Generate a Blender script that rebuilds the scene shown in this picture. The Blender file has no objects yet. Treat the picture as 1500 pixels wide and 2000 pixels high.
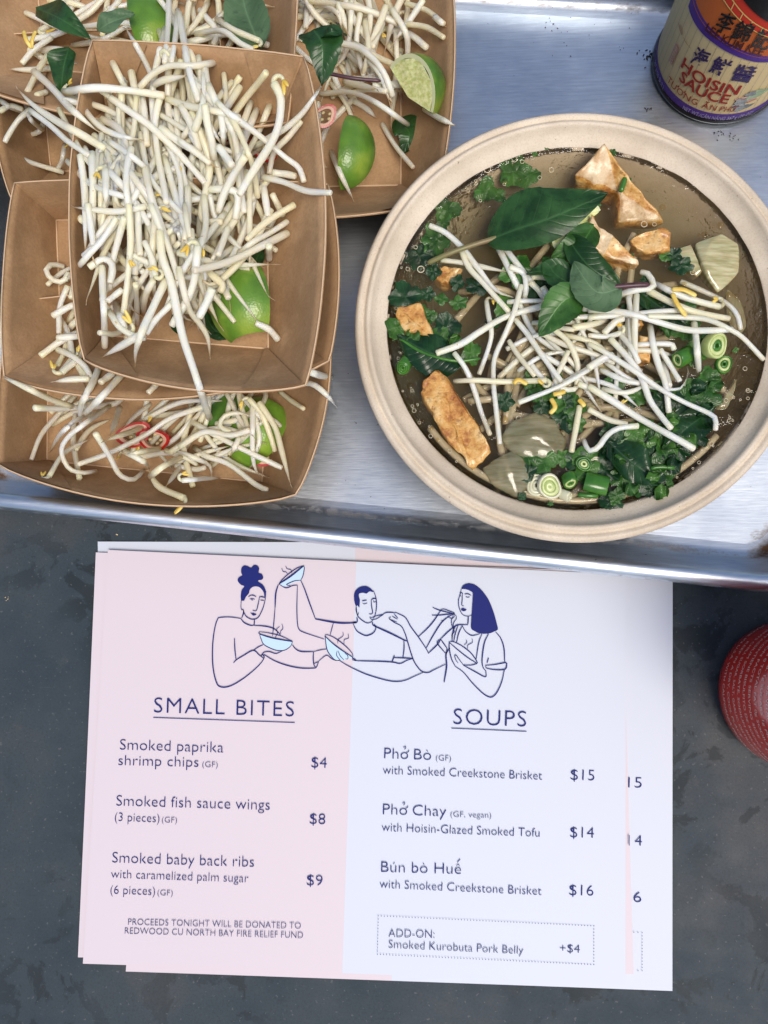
import bpy, bmesh, math, random
import numpy as np
from mathutils import noise as mn
from mathutils import Vector, Matrix, Euler
R = math.radians
S = bpy.context.scene
COL = S.collection
random.seed(7)
# ------------------------------------------------------------------ camera
CAMH, FPX = 0.409, 1570.0
Zw = Vector((-100, 190, FPX)).normalized()
Xw = (Vector((1, 0, 0)) - Zw * Zw.x).normalized()
Yw = Zw.cross(Xw)
M3 = Matrix((Xw, Yw, Zw))
cam = bpy.data.cameras.new('camera')
co = bpy.data.objects.new('camera', cam)
COL.objects.link(co)
co.matrix_world = Matrix.Translation((0, 0, CAMH)) @ M3.to_4x4()
cam.sensor_fit = 'VERTICAL'; cam.sensor_height = 36; cam.sensor_width = 27
cam.lens = FPX / 2000 * 36
cam.clip_start = 0.01; cam.clip_end = 50
S.camera = co
# ------------------------------------------------------------------ sky, sun, exposure
SUN_EL, SUN_AZ = 64, -60       # azimuth measured from +x towards +y
w = bpy.data.worlds.new('World'); S.world = w; w.use_nodes = True
nt = w.node_tree; bg = nt.nodes['Background']
sky = nt.nodes.new('ShaderNodeTexSky'); sky.sky_type = 'NISHITA'; sky.sun_disc = False
sky.sun_elevation = R(SUN_EL); sky.sun_rotation = R(90 - SUN_AZ)
sky.air_density = 1.0; sky.dust_density = 3.0; sky.ozone_density = 1.0
nt.links.new(sky.outputs[0], bg.inputs[0]); bg.inputs[1].default_value = 0.125
sl = bpy.data.lights.new('sun', 'SUN'); sl.energy = 2.3; sl.angle = R(26); sl.color = (1, 0.92, 0.81)
so = bpy.data.objects.new('sun', sl); COL.objects.link(so)
sd = Vector((math.cos(R(SUN_EL)) * math.cos(R(SUN_AZ)), math.cos(R(SUN_EL)) * math.sin(R(SUN_AZ)), math.sin(R(SUN_EL))))
so.rotation_euler = sd.to_track_quat('Z', 'Y').to_euler()
S.view_settings.view_transform = 'Standard'; S.view_settings.look = 'None'
S.view_settings.exposure = 0.12; S.view_settings.gamma = 1.0
try:
    S.cycles.max_bounces = 8; S.cycles.transparent_max_bounces = 12
    S.cycles.use_denoising = True; S.cycles.caustics_reflective = False; S.cycles.caustics_refractive = False
except Exception: pass

def P(px, py, z=0.0):
    d = M3 @ Vector(((px - 750) / FPX, -(py - 1000) / FPX, -1))
    t = (z - CAMH) / d.z
    return Vector((d.x * t, d.y * t, z))

# ------------------------------------------------------------------ materials
def mat(name, col=(.8, .8, .8), rough=.5, metal=0, **k):
    m = bpy.data.materials.new(name); m.use_nodes = True
    b = m.node_tree.nodes['Principled BSDF']
    b.inputs['Base Color'].default_value = (*col, 1); b.inputs['Roughness'].default_value = rough
    b.inputs['Metallic'].default_value = metal
    for n, v in k.items():
        b.inputs[n.replace('_', ' ')].default_value = v
    return m
class NT:
    def __init__(s, m): s.t = m.node_tree; s.b = s.t.nodes['Principled BSDF']
    def n(s, ty, **k):
        x = s.t.nodes.new('ShaderNode' + ty)
        for a, v in k.items(): setattr(x, a, v)
        return x
    def l(s, a, b): s.t.links.new(a, b)
    def coord(s, kind='Object', scale=(1, 1, 1), rot=(0, 0, 0), loc=(0, 0, 0)):
        c = s.n('TexCoord'); mp = s.n('Mapping'); mp.inputs['Scale'].default_value = scale
        mp.inputs['Rotation'].default_value = rot; mp.inputs['Location'].default_value = loc
        s.l(c.outputs[kind], mp.inputs[0]); return mp.outputs[0]
    def geo(s, scale=(1, 1, 1), rot=(0, 0, 0)):
        g = s.n('NewGeometry'); mp = s.n('Mapping'); mp.inputs['Scale'].default_value = scale
        mp.inputs['Rotation'].default_value = rot; s.l(g.outputs['Position'], mp.inputs[0]); return mp.outputs[0]
    def noise(s, co, scale, detail=4, rough=.55, dist=0):
        x = s.n('TexNoise'); x.inputs['Scale'].default_value = scale; x.inputs['Detail'].default_value = detail
        x.inputs['Roughness'].default_value = rough; x.inputs['Distortion'].default_value = dist
        s.l(co, x.inputs['Vector']); return x.outputs['Fac']
    def ramp(s, f, stops, interp='LINEAR'):
        x = s.n('ValToRGB'); x.color_ramp.interpolation = interp; e = x.color_ramp.elements
        while len(e) < len(stops): e.new(.5)
        for i, (p, c) in enumerate(stops):
            e[i].position = p; e[i].color = (c, c, c, 1) if isinstance(c, (int, float)) else (*c, 1)
        s.l(f, x.inputs[0]); return x.outputs[0]
    def mix(s, f, a, b, blend='MIX'):
        x = s.n('Mix', data_type='RGBA', blend_type=blend)
        for i, v in ((0, f), (6, a), (7, b)):
            if hasattr(v, 'is_output'): s.l(v, x.inputs[i])
            elif i == 0: x.inputs[0].default_value = v
            else: x.inputs[i].default_value = (*v, 1)
        return x.outputs[2]
    def math(s, op, a, b=0.0):
        x = s.n('Math', operation=op)
        for i, v in ((0, a), (1, b)):
            if hasattr(v, 'is_output'): s.l(v, x.inputs[i])
            else: x.inputs[i].default_value = v
        return x.outputs[0]
    def bump(s, h, strength=.3, dist=.001, prev=None):
        x = s.n('Bump'); x.inputs['Strength'].default_value = strength; x.inputs['Distance'].default_value = dist
        s.l(h, x.inputs['Height'])
        if prev: s.l(prev, x.inputs['Normal'])
        s.l(x.outputs[0], s.b.inputs['Normal']); return x.outputs[0]
    def attr(s, name): x = s.n('Attribute', attribute_name=name); return x.outputs['Fac']
    def rand(s): return s.n('ObjectInfo').outputs['Random']
    def base(s, o): s.l(o, s.b.inputs['Base Color'])
    def rough(s, o): s.l(o, s.b.inputs['Roughness'])

def m_table():
    m = mat('slate_table', rough=.6, Specular_IOR_Level=.28); n = NT(m); g = n.geo()
    a = n.noise(g, 9, 5, .6); b = n.noise(g, 45, 6, .65)
    c = n.ramp(a, [(.36, (.024, .040, .054)), (.52, (.038, .053, .066)), (.66, (.062, .068, .074))])
    x = n.n('SeparateXYZ'); n.l(g, x.inputs[0])
    st = n.ramp(n.noise(g, 50, 6, .62, .5), [(.52, 0.0), (.56, 1.0)])
    st2 = n.math('MULTIPLY', st, n.ramp(n.noise(g, 7, 2), [(.43, 0.0), (.54, .6)]))
    c = n.mix(st2, c, (.008, .013, .016))
    c = n.mix(n.ramp(b, [(.62, 0.0), (.8, .35)]), c, (.13, .12, .115))
    c = n.mix(n.ramp(n.noise(g, 900, 3, .7), [(.40, .22), (.52, 0.0)]), c, (.015, .018, .02))
    c = n.mix(n.ramp(n.noise(g, 520, 2), [(.66, 0.0), (.70, .35)]), c, (.16, .165, .17))
    scr = n.ramp(n.noise(n.geo((6, 160, 1), (0, 0, .6)), 9, 3), [(.70, 0.0), (.72, .25)])
    c = n.mix(scr, c, (.13, .13, .13))
    n.base(c); n.rough(n.ramp(b, [(.3, .55), (.7, .72)])); n.bump(n.noise(g, 500, 5, .7), .3, .0004); return m
def m_alu():
    m = mat('brushed_aluminium', (.8, .8, .82), .4, 1.0); n = NT(m)
    g = n.geo((8, 160, 160), (0, 0, R(5.5)))
    g1 = n.geo()
    br = n.noise(g, 6, 6, .7); bl = n.noise(g1, 14, 4, .6)
    c = n.ramp(bl, [(.38, (.60, .67, .75)), (.60, (.82, .88, .94))])
    c = n.mix(n.ramp(br, [(.38, .35), (.60, 0.0)]), c, (.42, .45, .52))
    # pits, worn specks
    pits = n.ramp(n.noise(g1, 330, 3, .7), [(.70, 0.0), (.73, 1.0)])
    pits = n.math('MULTIPLY', pits, n.ramp(n.noise(g1, 30, 3), [(.45, 0.0), (.6, 1.0)]))
    c = n.mix(n.math('MULTIPLY', pits, .85), c, (.06, .055, .06))
    # baked-on grime where attribute says so
    at = n.attr('grime'); gr = n.noise(n.geo((1, 1.6, 1)), 120, 6, .75)
    gf = n.ramp(n.math('ADD', n.math('MULTIPLY', at, .75), n.math('MULTIPLY', gr, .6)), [(.62, 0.0), (.86, 1.0)])
    c = n.mix(gf, c, n.ramp(gr, [(.35, (.035, .014, .008)), (.6, (.16, .075, .03))]))
    n.base(c); n.l(n.math('SUBTRACT', 1.0, gf), n.b.inputs['Metallic'])
    rr = n.ramp(n.noise(n.geo((20, 260, 200), (0, 0, R(5.5))), 8, 5, .7), [(.3, .30), (.7, .42)])
    n.rough(n.mix(gf, rr, (.75, .75, .75)))
    n.bump(n.math('ADD', br, n.math('MULTIPLY', pits, -1.5)), .10, .0003)
    n.b.inputs['Anisotropic'].default_value = .3
    return m
def m_kraft():
    m = mat('kraft_board', rough=.8); n = NT(m); g = n.coord('Object')
    a = n.noise(g, 60, 5, .6); b = n.noise(g, 700, 4, .75); d = n.noise(g, 18, 3)
    c = n.ramp(a, [(.36, (.38, .235, .12)), (.64, (.50, .32, .175))])
    c = n.mix(n.ramp(b, [(.35, .35), (.6, 0.0)]), c, (.22, .12, .055))
    c = n.mix(n.ramp(n.noise(g, 1300, 2), [(.68, 0.0), (.72, .5)]), c, (.52, .36, .22))
    c = n.mix(n.ramp(d, [(.54, 0.0), (.57, .30)]), c, (.25, .135, .06))
    n.base(c); n.bump(b, .3, .0002); return m
def m_fibre():
    m = mat('moulded_fibre', rough=.6); n = NT(m); g = n.geo()
    c = n.ramp(n.noise(g, 40, 5, .6), [(.36, (.57, .485, .375)), (.64, (.68, .595, .475))])
    c = n.mix(n.ramp(n.noise(g, 520, 2, .5), [(.74, 0.0), (.77, .7)]), c, (.14, .09, .06))
    c = n.mix(n.ramp(n.noise(g, 1400, 3, .7), [(.36, .35), (.5, 0.0)]), c, (.42, .32, .22))
    n.base(c); n.bump(n.noise(g, 700, 5, .7), .55, .0003); return m
def m_broth():
    m = mat('broth_liquid', (.17, .105, .04), .07, IOR=1.34); n = NT(m); g = n.geo()
    h = n.bump(n.noise(g, 85, 4, .6, .4), 1.0, .0020); out = n.t.nodes['Material Output']
    tr = n.n('BsdfTransparent'); tr.inputs[0].default_value = (1, .98, .94, 1)
    gl = n.n('BsdfGlossy'); gl.inputs['Roughness'].default_value = .04; n.l(h, gl.inputs['Normal'])
    fr = n.n('Fresnel'); fr.inputs[0].default_value = 1.40; n.l(h, fr.inputs[1])
    m2 = n.n('MixShader'); n.l(fr.outputs[0], m2.inputs[0]); n.l(tr.outputs[0], m2.inputs[1]); n.l(gl.outputs[0], m2.inputs[2])
    n.l(m2.outputs[0], out.inputs[0])
    pv = n.n('VolumePrincipled'); pv.inputs['Color'].default_value = (.90, .56, .22, 1); pv.inputs['Density'].default_value = 27
    pv.inputs['Absorption Color'].default_value = (.65, .20, .04, 1); pv.inputs['Anisotropy'].default_value = .2
    n.l(pv.outputs[0], out.inputs['Volume']); m.node_tree.nodes.remove(n.b); return m
def m_sprout(name, white, cream, grey):
    m = mat(name, rough=.34, Subsurface_Weight=.85, Subsurface_Scale=.0045); n = NT(m)
    n.b.inputs['Subsurface Radius'].default_value = (1, .8, .5)
    g = n.geo(); r = n.attr('rnd')
    c = n.ramp(r, [(.0, white), (.55, white), (.78, cream), (.9, grey), (1, white)])
    c = n.mix(n.ramp(n.noise(g, 55, 3), [(.45, 0.0), (.62, .45)]), c, cream)
    c = n.mix(n.math('MULTIPLY', n.attr('neck'), .35), c, (.78, .74, .34))
    t = n.attr('tip'); c = n.mix(n.math('MULTIPLY', t, n.ramp(n.noise(g, 300, 3), [(.2, .5), (.6, .95)])), c, (.46, .25, .11))
    c = n.mix(n.ramp(n.noise(g, 240, 3), [(.72, 0.0), (.76, .7)]), c, (.42, .24, .10))
    n.base(c); n.bump(n.noise(n.geo(), 420, 3), .14, .0003); translucent(m, c, .14); return m
def translucent(m, socket, f):
    n = NT(m); out = n.t.nodes['Material Output']; t = n.n('BsdfTranslucent'); n.l(socket, t.inputs[0]); x = n.n('MixShader'); x.inputs[0].default_value = f
    n.l(n.b.outputs[0], x.inputs[1]); n.l(t.outputs[0], x.inputs[2]); n.l(x.outputs[0], out.inputs[0])
def m_leaf(name, dark, light, rough=.38, k=9.0):
    m = mat(name, rough=rough); n = NT(m)
    uv = n.n('UVMap').outputs[0]; x = n.n('SeparateXYZ'); n.l(uv, x.inputs[0])
    av = n.math('ABSOLUTE', x.outputs[1])
    ph = n.math('SUBTRACT', n.math('MULTIPLY', x.outputs[0], k), n.math('MULTIPLY', av, 1.7))
    v = n.math('ABSOLUTE', n.math('SUBTRACT', n.math('FRACT', ph), .5))
    vein = n.ramp(v, [(0, 1.0), (.10, .25), (.5, 0.0)])
    mid = n.ramp(av, [(0, 1.0), (.06, .2), (.12, 0.0)])
    vs = n.math('MAXIMUM', vein, mid)
    a = n.noise(n.geo(), 70, 4)
    c = n.mix(n.ramp(a, [(.40, 0.0), (.60, 1.0)]), dark, light)
    c = n.mix(n.ramp(n.noise(n.geo(), 260, 3), [(.56, 0.0), (.68, .5)]), c, tuple(q * .45 for q in dark))
    c = n.mix(n.math('MULTIPLY', vein, .16), c, light)
    c = n.mix(n.math('MULTIPLY', mid, .45), c, tuple(min(1, q * 1.8 + .015) for q in light))
    n.base(c); b1 = n.bump(n.math('MULTIPLY', vs, -1.0), .28, .0006)
    n.bump(n.noise(n.geo(), 700, 3), .2, .0003, b1)
    translucent(m, c, .22)
    return m
def m_rind():
    m = mat('lime_rind', rough=.28); n = NT(m); g = n.coord('Object')
    c = n.ramp(n.noise(g, 45, 3), [(.38, (.040, .115, .020)), (.52, (.085, .20, .028)), (.66, (.24, .33, .05))])
    r = n.rand(); c = n.mix(n.ramp(r, [(.3, 0.0), (.9, .45)]), c, (.22, .42, .03))
    vo = n.n('TexVoronoi'); vo.inputs['Scale'].default_value = 950; n.l(g, vo.inputs['Vector'])
    n.base(c); n.bump(vo.outputs['Distance'], .22, .0004); return m
def m_flesh():
    m = mat('lime_flesh', rough=.22, Subsurface_Weight=.3, Subsurface_Scale=.003); n = NT(m)
    g = n.coord('Object', (70, 500, 500)); a = n.noise(g, 1.2, 4)
    n.base(n.ramp(a, [(.38, (.56, .62, .22)), (.62, (.82, .84, .46))])); n.bump(a, .6, .0006); return m
def m_tofu(name, skin):
    m = mat(name, rough=.5 if skin else .6); n = NT(m); g = n.geo()
    a = n.noise(g, 130, 6, .65); b = n.noise(g, 420, 4, .6)
    if skin:
        c = n.ramp(a, [(.36, (.36, .13, .025)), (.45, (.56, .27, .06)), (.53, (.66, .38, .11)), (.66, (.74, .52, .24))])
        c = n.mix(n.ramp(b, [(.36, .6), (.43, 0.0)]), c, (.26, .10, .03))
    else:
        c = n.ramp(a, [(.38, (.52, .31, .13)), (.54, (.70, .54, .34))])
        c = n.mix(n.ramp(b, [(.62, 0.0), (.68, .6)]), c, (.50, .24, .08))
    n.base(c); n.bump(n.math('ADD', a, b), .8, .0012)
    n.b.inputs['Coat Weight'].default_value = .6; n.b.inputs['Coat Roughness'].default_value = .18
    return m
def m_onion():
    m = mat('cooked_onion', (.5, .46, .28), .12, Subsurface_Weight=.4, Subsurface_Scale=.004); n = NT(m)
    uv = n.n('UVMap').outputs[0]; mp = n.n('Mapping'); mp.inputs['Scale'].default_value = (1.5, 14, 1); n.l(uv, mp.inputs[0])
    a = n.noise(mp.outputs[0], 1.4, 3)
    n.base(n.ramp(a, [(.38, (.40, .36, .18)), (.62, (.52, .48, .30))])); n.bump(a, .10, .0004)
    n.b.inputs['Coat Weight'].default_value = .8; n.b.inputs['Coat Roughness'].default_value = .05
    n.b.inputs['Alpha'].default_value = .5; return m
def m_simple_noise(name, c1, c2, scale, rough=.5, bump=.2, **k):
    m = mat(name, rough=rough, **k); n = NT(m); g = n.coord('Object'); a = n.noise(g, scale, 4)
    n.base(n.ramp(a, [(.3, c1), (.7, c2)])); n.bump(a, bump, .0004); return m
def m_paper(name, c):
    m = mat(name, c, .55); n = NT(m); g = n.geo(); a = n.noise(g, 1500, 3)
    n.base(n.mix(n.ramp(n.noise(g, 6, 2), [(.3, 0.0), (.8, .12)]), c, tuple(q * .92 for q in c)))
    n.bump(a, .06, .0001); return m

MT = dict(
    onionflesh=None, oniondark=None,
    table=m_table(), alu=m_alu(), kraft=m_kraft(), kraftedge=mat('kraft_worn_crease', (.62, .44, .28), .7), fibre=m_fibre(), broth=m_broth(),
    sprout=m_sprout('bean_sprout_white', (.93, .90, .77), (.90, .79, .54), (.78, .73, .63)),
    cot=m_simple_noise('cotyledon_yellow', (.62, .38, .03), (.80, .66, .20), 200, .4),
    basil=m_leaf('basil_dark_green', (.010, .045, .010), (.032, .105, .026), .34),
    basil2=m_leaf('basil_mid_green', (.026, .095, .016), (.070, .190, .040)),
    basilback=m_leaf('basil_pale_back', (.075, .150, .070), (.11, .20, .10), .5),
    herb=m_leaf('wet_coriander', (.022, .090, .012), (.070, .19, .032), .26, 6),
    herbdark=m_leaf('wilted_dark_green', (.006, .032, .010), (.018, .070, .020), .24, 11),
    rind=m_rind(), flesh=m_flesh(), pith=mat('lime_pith', (.62, .66, .40), .5),
    skin=m_tofu('tofu_fried_skin', True), cut=m_tofu('tofu_cut_face', False), onion=m_onion(),
    scout=m_simple_noise('scallion_green', (.02, .10, .012), (.065, .21, .025), 120, .2),
    scmid=m_simple_noise('scallion_pale', (.34, .44, .14), (.56, .62, .30), 150, .25),
    scwhite=m_simple_noise('scallion_white', (.52, .52, .36), (.66, .66, .50), 150, .2),
    noodle=mat('rice_noodle', (.50, .44, .30), .2, Subsurface_Weight=.3, Subsurface_Scale=.003),
    stem=m_simple_noise('purple_stem', (.045, .018, .03), (.10, .04, .05), 300, .4),
    stemg=m_simple_noise('basil_leaf_stem', (.16, .20, .06), (.24, .12, .08), 60, .4),
    chili=m_simple_noise('red_chili', (.32, .006, .008), (.50, .02, .015), 100, .18),
    chiliin=mat('chili_inner', (.62, .36, .26), .4), seed=mat('chili_seed', (.66, .56, .30), .4),
    white=m_paper('menu_white_paper', (.60, .645, .745)), pink=m_paper('menu_pink_print', (.65, .575, .63)),
    ink=mat('menu_blue_ink', (.008, .016, .15), .6, Specular_IOR_Level=.2), paleblue=mat('menu_pale_blue_ink', (.50, .68, .80), .5),
    ink2=mat('menu_grey_blue_ink', (.035, .045, .16), .6, Specular_IOR_Level=.2), pinkink=mat('menu_pink_ink', (.74, .52, .52), .5),
    glass=mat('dark_sauce_glass', (.012, .010, .012), .08), cap=mat('black_cap', (.01, .01, .012), .3),
    lab=mat('label_cream', (.74, .58, .31), .5, Specular_IOR_Level=.25), labline=mat('label_slat_line', (.42, .36, .22), .35),
    purple=mat('label_purple', (.075, .025, .24), .5, Specular_IOR_Level=.2), red=mat('label_red', (.62, .05, .03), .5, Specular_IOR_Level=.2),
    orange=mat('label_orange', (.58, .14, .035), .5, Specular_IOR_Level=.2), gold=mat('label_gold', (.82, .60, .20), .5, Specular_IOR_Level=.2),
    brownink=mat('label_brown_ink', (.07, .01, .01), .5, Specular_IOR_Level=.15),
    dred=mat('label_dark_red_ink', (.33, .02, .015), .5, Specular_IOR_Level=.15), black=mat('label_black_ink', (.01, .01, .012), .5, Specular_IOR_Level=.15),
    navy=mat('label_navy_ink', (.03, .015, .09), .5, Specular_IOR_Level=.15), lilac=mat('label_lilac_ink', (.40, .34, .55), .4),
    veg=mat('label_mushroom_print', (.03, .035, .035), .35), vegp=mat('label_pink_print', (.50, .22, .17), .35),
    vegg=mat('label_green_print', (.22, .32, .14), .35),
    chilibottle=mat('red_squeeze_plastic', (.55, .022, .014), .12), wink=mat('white_bottle_ink', (.66, .46, .40), .4),
    crumb=mat('dark_crumb', (.012, .010, .02), .6), oil=None, bubble=mat('bubble_film', (.72, .64, .46), .08),
    brownstain=mat('sauce_smear', (.42, .22, .06), .3),
)
def m_of(nm='onion_flesh', k=1.0, al=.8):
    m = mat(nm, (.62, .58, .34), .14, Subsurface_Weight=.5, Subsurface_Scale=.004); n = NT(m)
    g = n.geo((60, 420, 60), (0, 0, R(-35))); a = n.noise(g, 1.4, 3)
    n.base(n.ramp(a, [(.36, (.40 * k, .37 * k, .17 * k)), (.62, (.66 * k, .62 * k, .38 * k))])); n.bump(a, .2, .0005)
    n.b.inputs['Coat Weight'].default_value = .9; n.b.inputs['Coat Roughness'].default_value = .05; n.b.inputs['Alpha'].default_value = al; return m
MT['onionflesh'] = m_of(); MT['oniondark'] = m_of('onion_cooked_clear', .55, .62)
def m_oil():
    m = mat('added_oil_droplet'); n = NT(m); out = n.t.nodes['Material Output']; tr = n.n('BsdfTransparent'); tr.inputs[0].default_value = (.97, .88, .66, 1); gl = n.n('BsdfGlossy'); gl.inputs['Roughness'].default_value = .05
    fr = n.n('Fresnel'); fr.inputs[0].default_value = 1.47; x = n.n('MixShader'); n.l(fr.outputs[0], x.inputs[0]); n.l(tr.outputs[0], x.inputs[1]); n.l(gl.outputs[0], x.inputs[2]); n.l(x.outputs[0], out.inputs[0]); n.t.nodes.remove(n.b); return m
MT['oil'] = m_oil()
# ------------------------------------------------------------------ object helpers
def tag(o, label=None, cat=None, group=None, kind=None):
    if label: o['label'] = label
    if cat: o['category'] = cat
    if group: o['group'] = group
    if kind: o['kind'] = kind
    return o
def empty(name, loc=(0, 0, 0)):
    o = bpy.data.objects.new(name, None); COL.objects.link(o); o.location = loc; o.empty_display_size = .01
    return o
def make(name, V, F, m, parent=None, smooth=True, uv=None, attrs=None, mi=None):
    me = bpy.data.meshes.new(name)
    V = [Vector(v) for v in V]
    if parent is None:
        org = sum(V, Vector()) / max(1, len(V)); org.z = min(v.z for v in V)
    else:
        org = parent.location.copy() if parent.parent is None else parent.parent.location + parent.location
    me.from_pydata([v - org for v in V], [], F)
    for q in (m if isinstance(m, (list, tuple)) else [m]): me.materials.append(q)
    if smooth: me.polygons.foreach_set('use_smooth', [True] * len(me.polygons))
    if mi: me.polygons.foreach_set('material_index', mi)
    if uv:
        l = me.uv_layers.new(name='UVMap')
        for lp in me.loops: l.data[lp.index].uv = uv[lp.vertex_index]
    if attrs:
        for k, v in attrs.items():
            a = me.attributes.new(k, 'FLOAT', 'POINT'); a.data.foreach_set('value', v)
    me.update()
    o = bpy.data.objects.new(name, me); COL.objects.link(o)
    if parent is None: o.location = org
    else: o.parent = parent
    return o
def spline(pts, n):
    pts = [Vector(p) for p in pts]
    if len(pts) == 2: return [pts[0].lerp(pts[1], i / (n - 1)) for i in range(n)]
    P4 = [pts[0] * 2 - pts[1]] + pts + [pts[-1] * 2 - pts[-2]]
    d = [0]
    for a, b in zip(pts, pts[1:]): d.append(d[-1] + max(1e-9, (b - a).length))
    out = []
    for i in range(n):
        s = d[-1] * i / (n - 1); k = 0
        while k < len(d) - 2 and s > d[k + 1]: k += 1
        t = (s - d[k]) / (d[k + 1] - d[k]); a, b, c, e = P4[k:k + 4]
        out.append(.5 * ((2 * b) + (c - a) * t + (2 * a - 5 * b + 4 * c - e) * t * t + (3 * b - a - 3 * c + e) * t ** 3))
    return out
def tube(path, rad, seg=9, flat=1.0):
    V, F = [], []; n = len(path); prev = None
    for i, p in enumerate(path):
        t = (path[min(n - 1, i + 1)] - path[max(0, i - 1)])
        t = t.normalized() if t.length > 1e-9 else Vector((1, 0, 0))
        if prev is None:
            a = Vector((0, 0, 1)); x = t.cross(a)
            if x.length < .1: x = t.cross(Vector((0, 1, 0)))
        else: x = prev - t * prev.dot(t)
        x.normalize(); prev = x; y = t.cross(x)
        for k in range(seg):
            th = 2 * math.pi * k / seg
            V.append(p + (x * math.cos(th) + y * math.sin(th) * flat) * rad[i])
    for i in range(n - 1):
        for k in range(seg):
            a = i * seg + k; b = i * seg + (k + 1) % seg
            F.append((a, b, b + seg, a + seg))
    F.append(tuple(reversed(range(seg)))); F.append(tuple(range((n - 1) * seg, n * seg)))
    return V, F
def lathe(prof, c, seg=96, cap=False, wob=0, zs=1):
    V, F = [], []
    for i, (r, z) in enumerate(prof):
        for k in range(seg):
            th = 2 * math.pi * k / seg
            q = r * (1 + wob * (math.sin(3 * th + 1) * .5 + math.sin(2 * th) * .6))
            V.append((c[0] + q * math.cos(th), c[1] + q * math.sin(th), c[2] + z))
    for i in range(len(prof) - 1):
        for k in range(seg):
            a = i * seg + k; b = i * seg + (k + 1) % seg
            F.append((a, b, b + seg, a + seg))
    if cap: F.append(tuple(range((len(prof) - 1) * seg, len(prof) * seg)))
    return V, F
# flat print ----------------------------------------------------------
_glyph = {}
def glyphs(txt, off=-.012, space=1.0):
    k = (txt, off, space)
    if k in _glyph: return _glyph[k]
    cu = bpy.data.curves.new('t', 'FONT'); cu.body = txt; cu.offset = off; cu.resolution_u = 3; cu.space_character = space
    ob = bpy.data.objects.new('t', cu); COL.objects.link(ob)
    dg = bpy.context.evaluated_depsgraph_get(); me = bpy.data.meshes.new_from_object(ob.evaluated_get(dg))
    V = [(v.co.x, v.co.y) for v in me.vertices]; F = [tuple(p.vertices) for p in me.polygons]
    bpy.data.objects.remove(ob); bpy.data.meshes.remove(me); bpy.data.curves.remove(cu)
    x0 = min(v[0] for v in V); x1 = max(v[0] for v in V)
    V = [((v[0] - x0) / (x1 - x0), v[1] / .69) for v in V]       # width 1, cap height 1
    _glyph[k] = (V, F); return V, F
def ribbon2(pts, w, n=None, taper=True):
    P3 = spline([Vector((a, b, 0)) for a, b in pts], n or max(6, len(pts) * 5)); V, F = [], []
    N = len(P3)
    for i, p in enumerate(P3):
        t = (P3[min(N - 1, i + 1)] - P3[max(0, i - 1)]); t = t.normalized() if t.length > 1e-9 else Vector((1, 0, 0))
        q = Vector((-t.y, t.x, 0)); u = i / (N - 1)
        ww = w * (.5 if not taper else .5 * (.62 + .38 * math.sin(math.pi * u)))
        V += [(p.x + q.x * ww, p.y + q.y * ww), (p.x - q.x * ww, p.y - q.y * ww)]
        if i: F.append((2 * i - 2, 2 * i - 1, 2 * i + 1, 2 * i))
    return V, F
def tri2(poly):
    from mathutils.geometry import tessellate_polygon
    pts = [Vector((a, b, 0)) for a, b in poly]
    return [(p.x, p.y) for p in pts], [tuple(t) for t in tessellate_polygon([pts])]
def join2(parts):
    V, F = [], []
    for v, f in parts:
        o = len(V); V += list(v); F += [tuple(i + o for i in q) for q in f]
    return V, F
def upface(V, F, up):
    out = []
    for f in F:
        a, b, c = Vector(V[f[0]]), Vector(V[f[1]]), Vector(V[f[2]])
        nrm = (b - a).cross(c - a)
        u = up(a) if callable(up) else up
        out.append(f if nrm.dot(u) >= 0 else tuple(reversed(f)))
    return out

# ------------------------------------------------------------------ height map
HX0, HY0, HC = -.34, -.22, .001
HW, HH = 700, 640
HM = np.zeros((HW, HH), np.float32)
def hidx(x, y): return int((x - HX0) / HC), int((y - HY0) / HC)
def hget(x, y, r=.0015):
    i, j = hidx(x, y); k = max(0, int(r / HC))
    if i < k or j < k or i >= HW - k or j >= HH - k: return .003
    return float(HM[i - k:i + k + 1, j - k:j + k + 1].max())
def hput(x, y, z, r=0):
    i, j = hidx(x, y); k = int(math.ceil(r / HC))
    for a in range(i - k, i + k + 1):
        for b in range(j - k, j + k + 1):
            if 0 <= a < HW and 0 <= b < HH:
                d2 = ((a - i) ** 2 + (b - j) ** 2) * HC * HC
                if d2 <= r * r + 1e-9:
                    zz = z + (math.sqrt(max(0, r * r - d2)) if r else 0)
                    if HM[a, b] < zz: HM[a, b] = zz
def hmesh(o, dens=2.0):
    bm = bmesh.new(); bm.from_mesh(o.data); bmesh.ops.triangulate(bm, faces=bm.faces[:])
    mw = Matrix.Translation(o.location if o.parent is None else o.parent.location)
    for f in bm.faces:
        a, b, c = [mw @ v.co for v in f.verts]
        n = max(1, int(max((a - b).length, (b - c).length, (a - c).length) / HC * dens))
        if n > 400: n = 400
        for i in range(n + 1):
            for j in range(n + 1 - i):
                p = a + (b - a) * (i / n) + (c - a) * (j / n); x, y = hidx(p.x, p.y)
                if 0 <= x < HW and 0 <= y < HH and HM[x, y] < p.z: HM[x, y] = p.z
    bm.free()

# ------------------------------------------------------------------ table and sheet pan
V = [(-1.5, -1.2, 0), (1.5, -1.2, 0), (1.5, 1.5, 0), (-1.5, 1.5, 0)]
t = make('table_top', V, [(0, 1, 2, 3)], MT['table'], smooth=False)
tag(t, kind='structure'); t['label'] = 'dark slate grey table top with water stains'
HM[:] = .0

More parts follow.
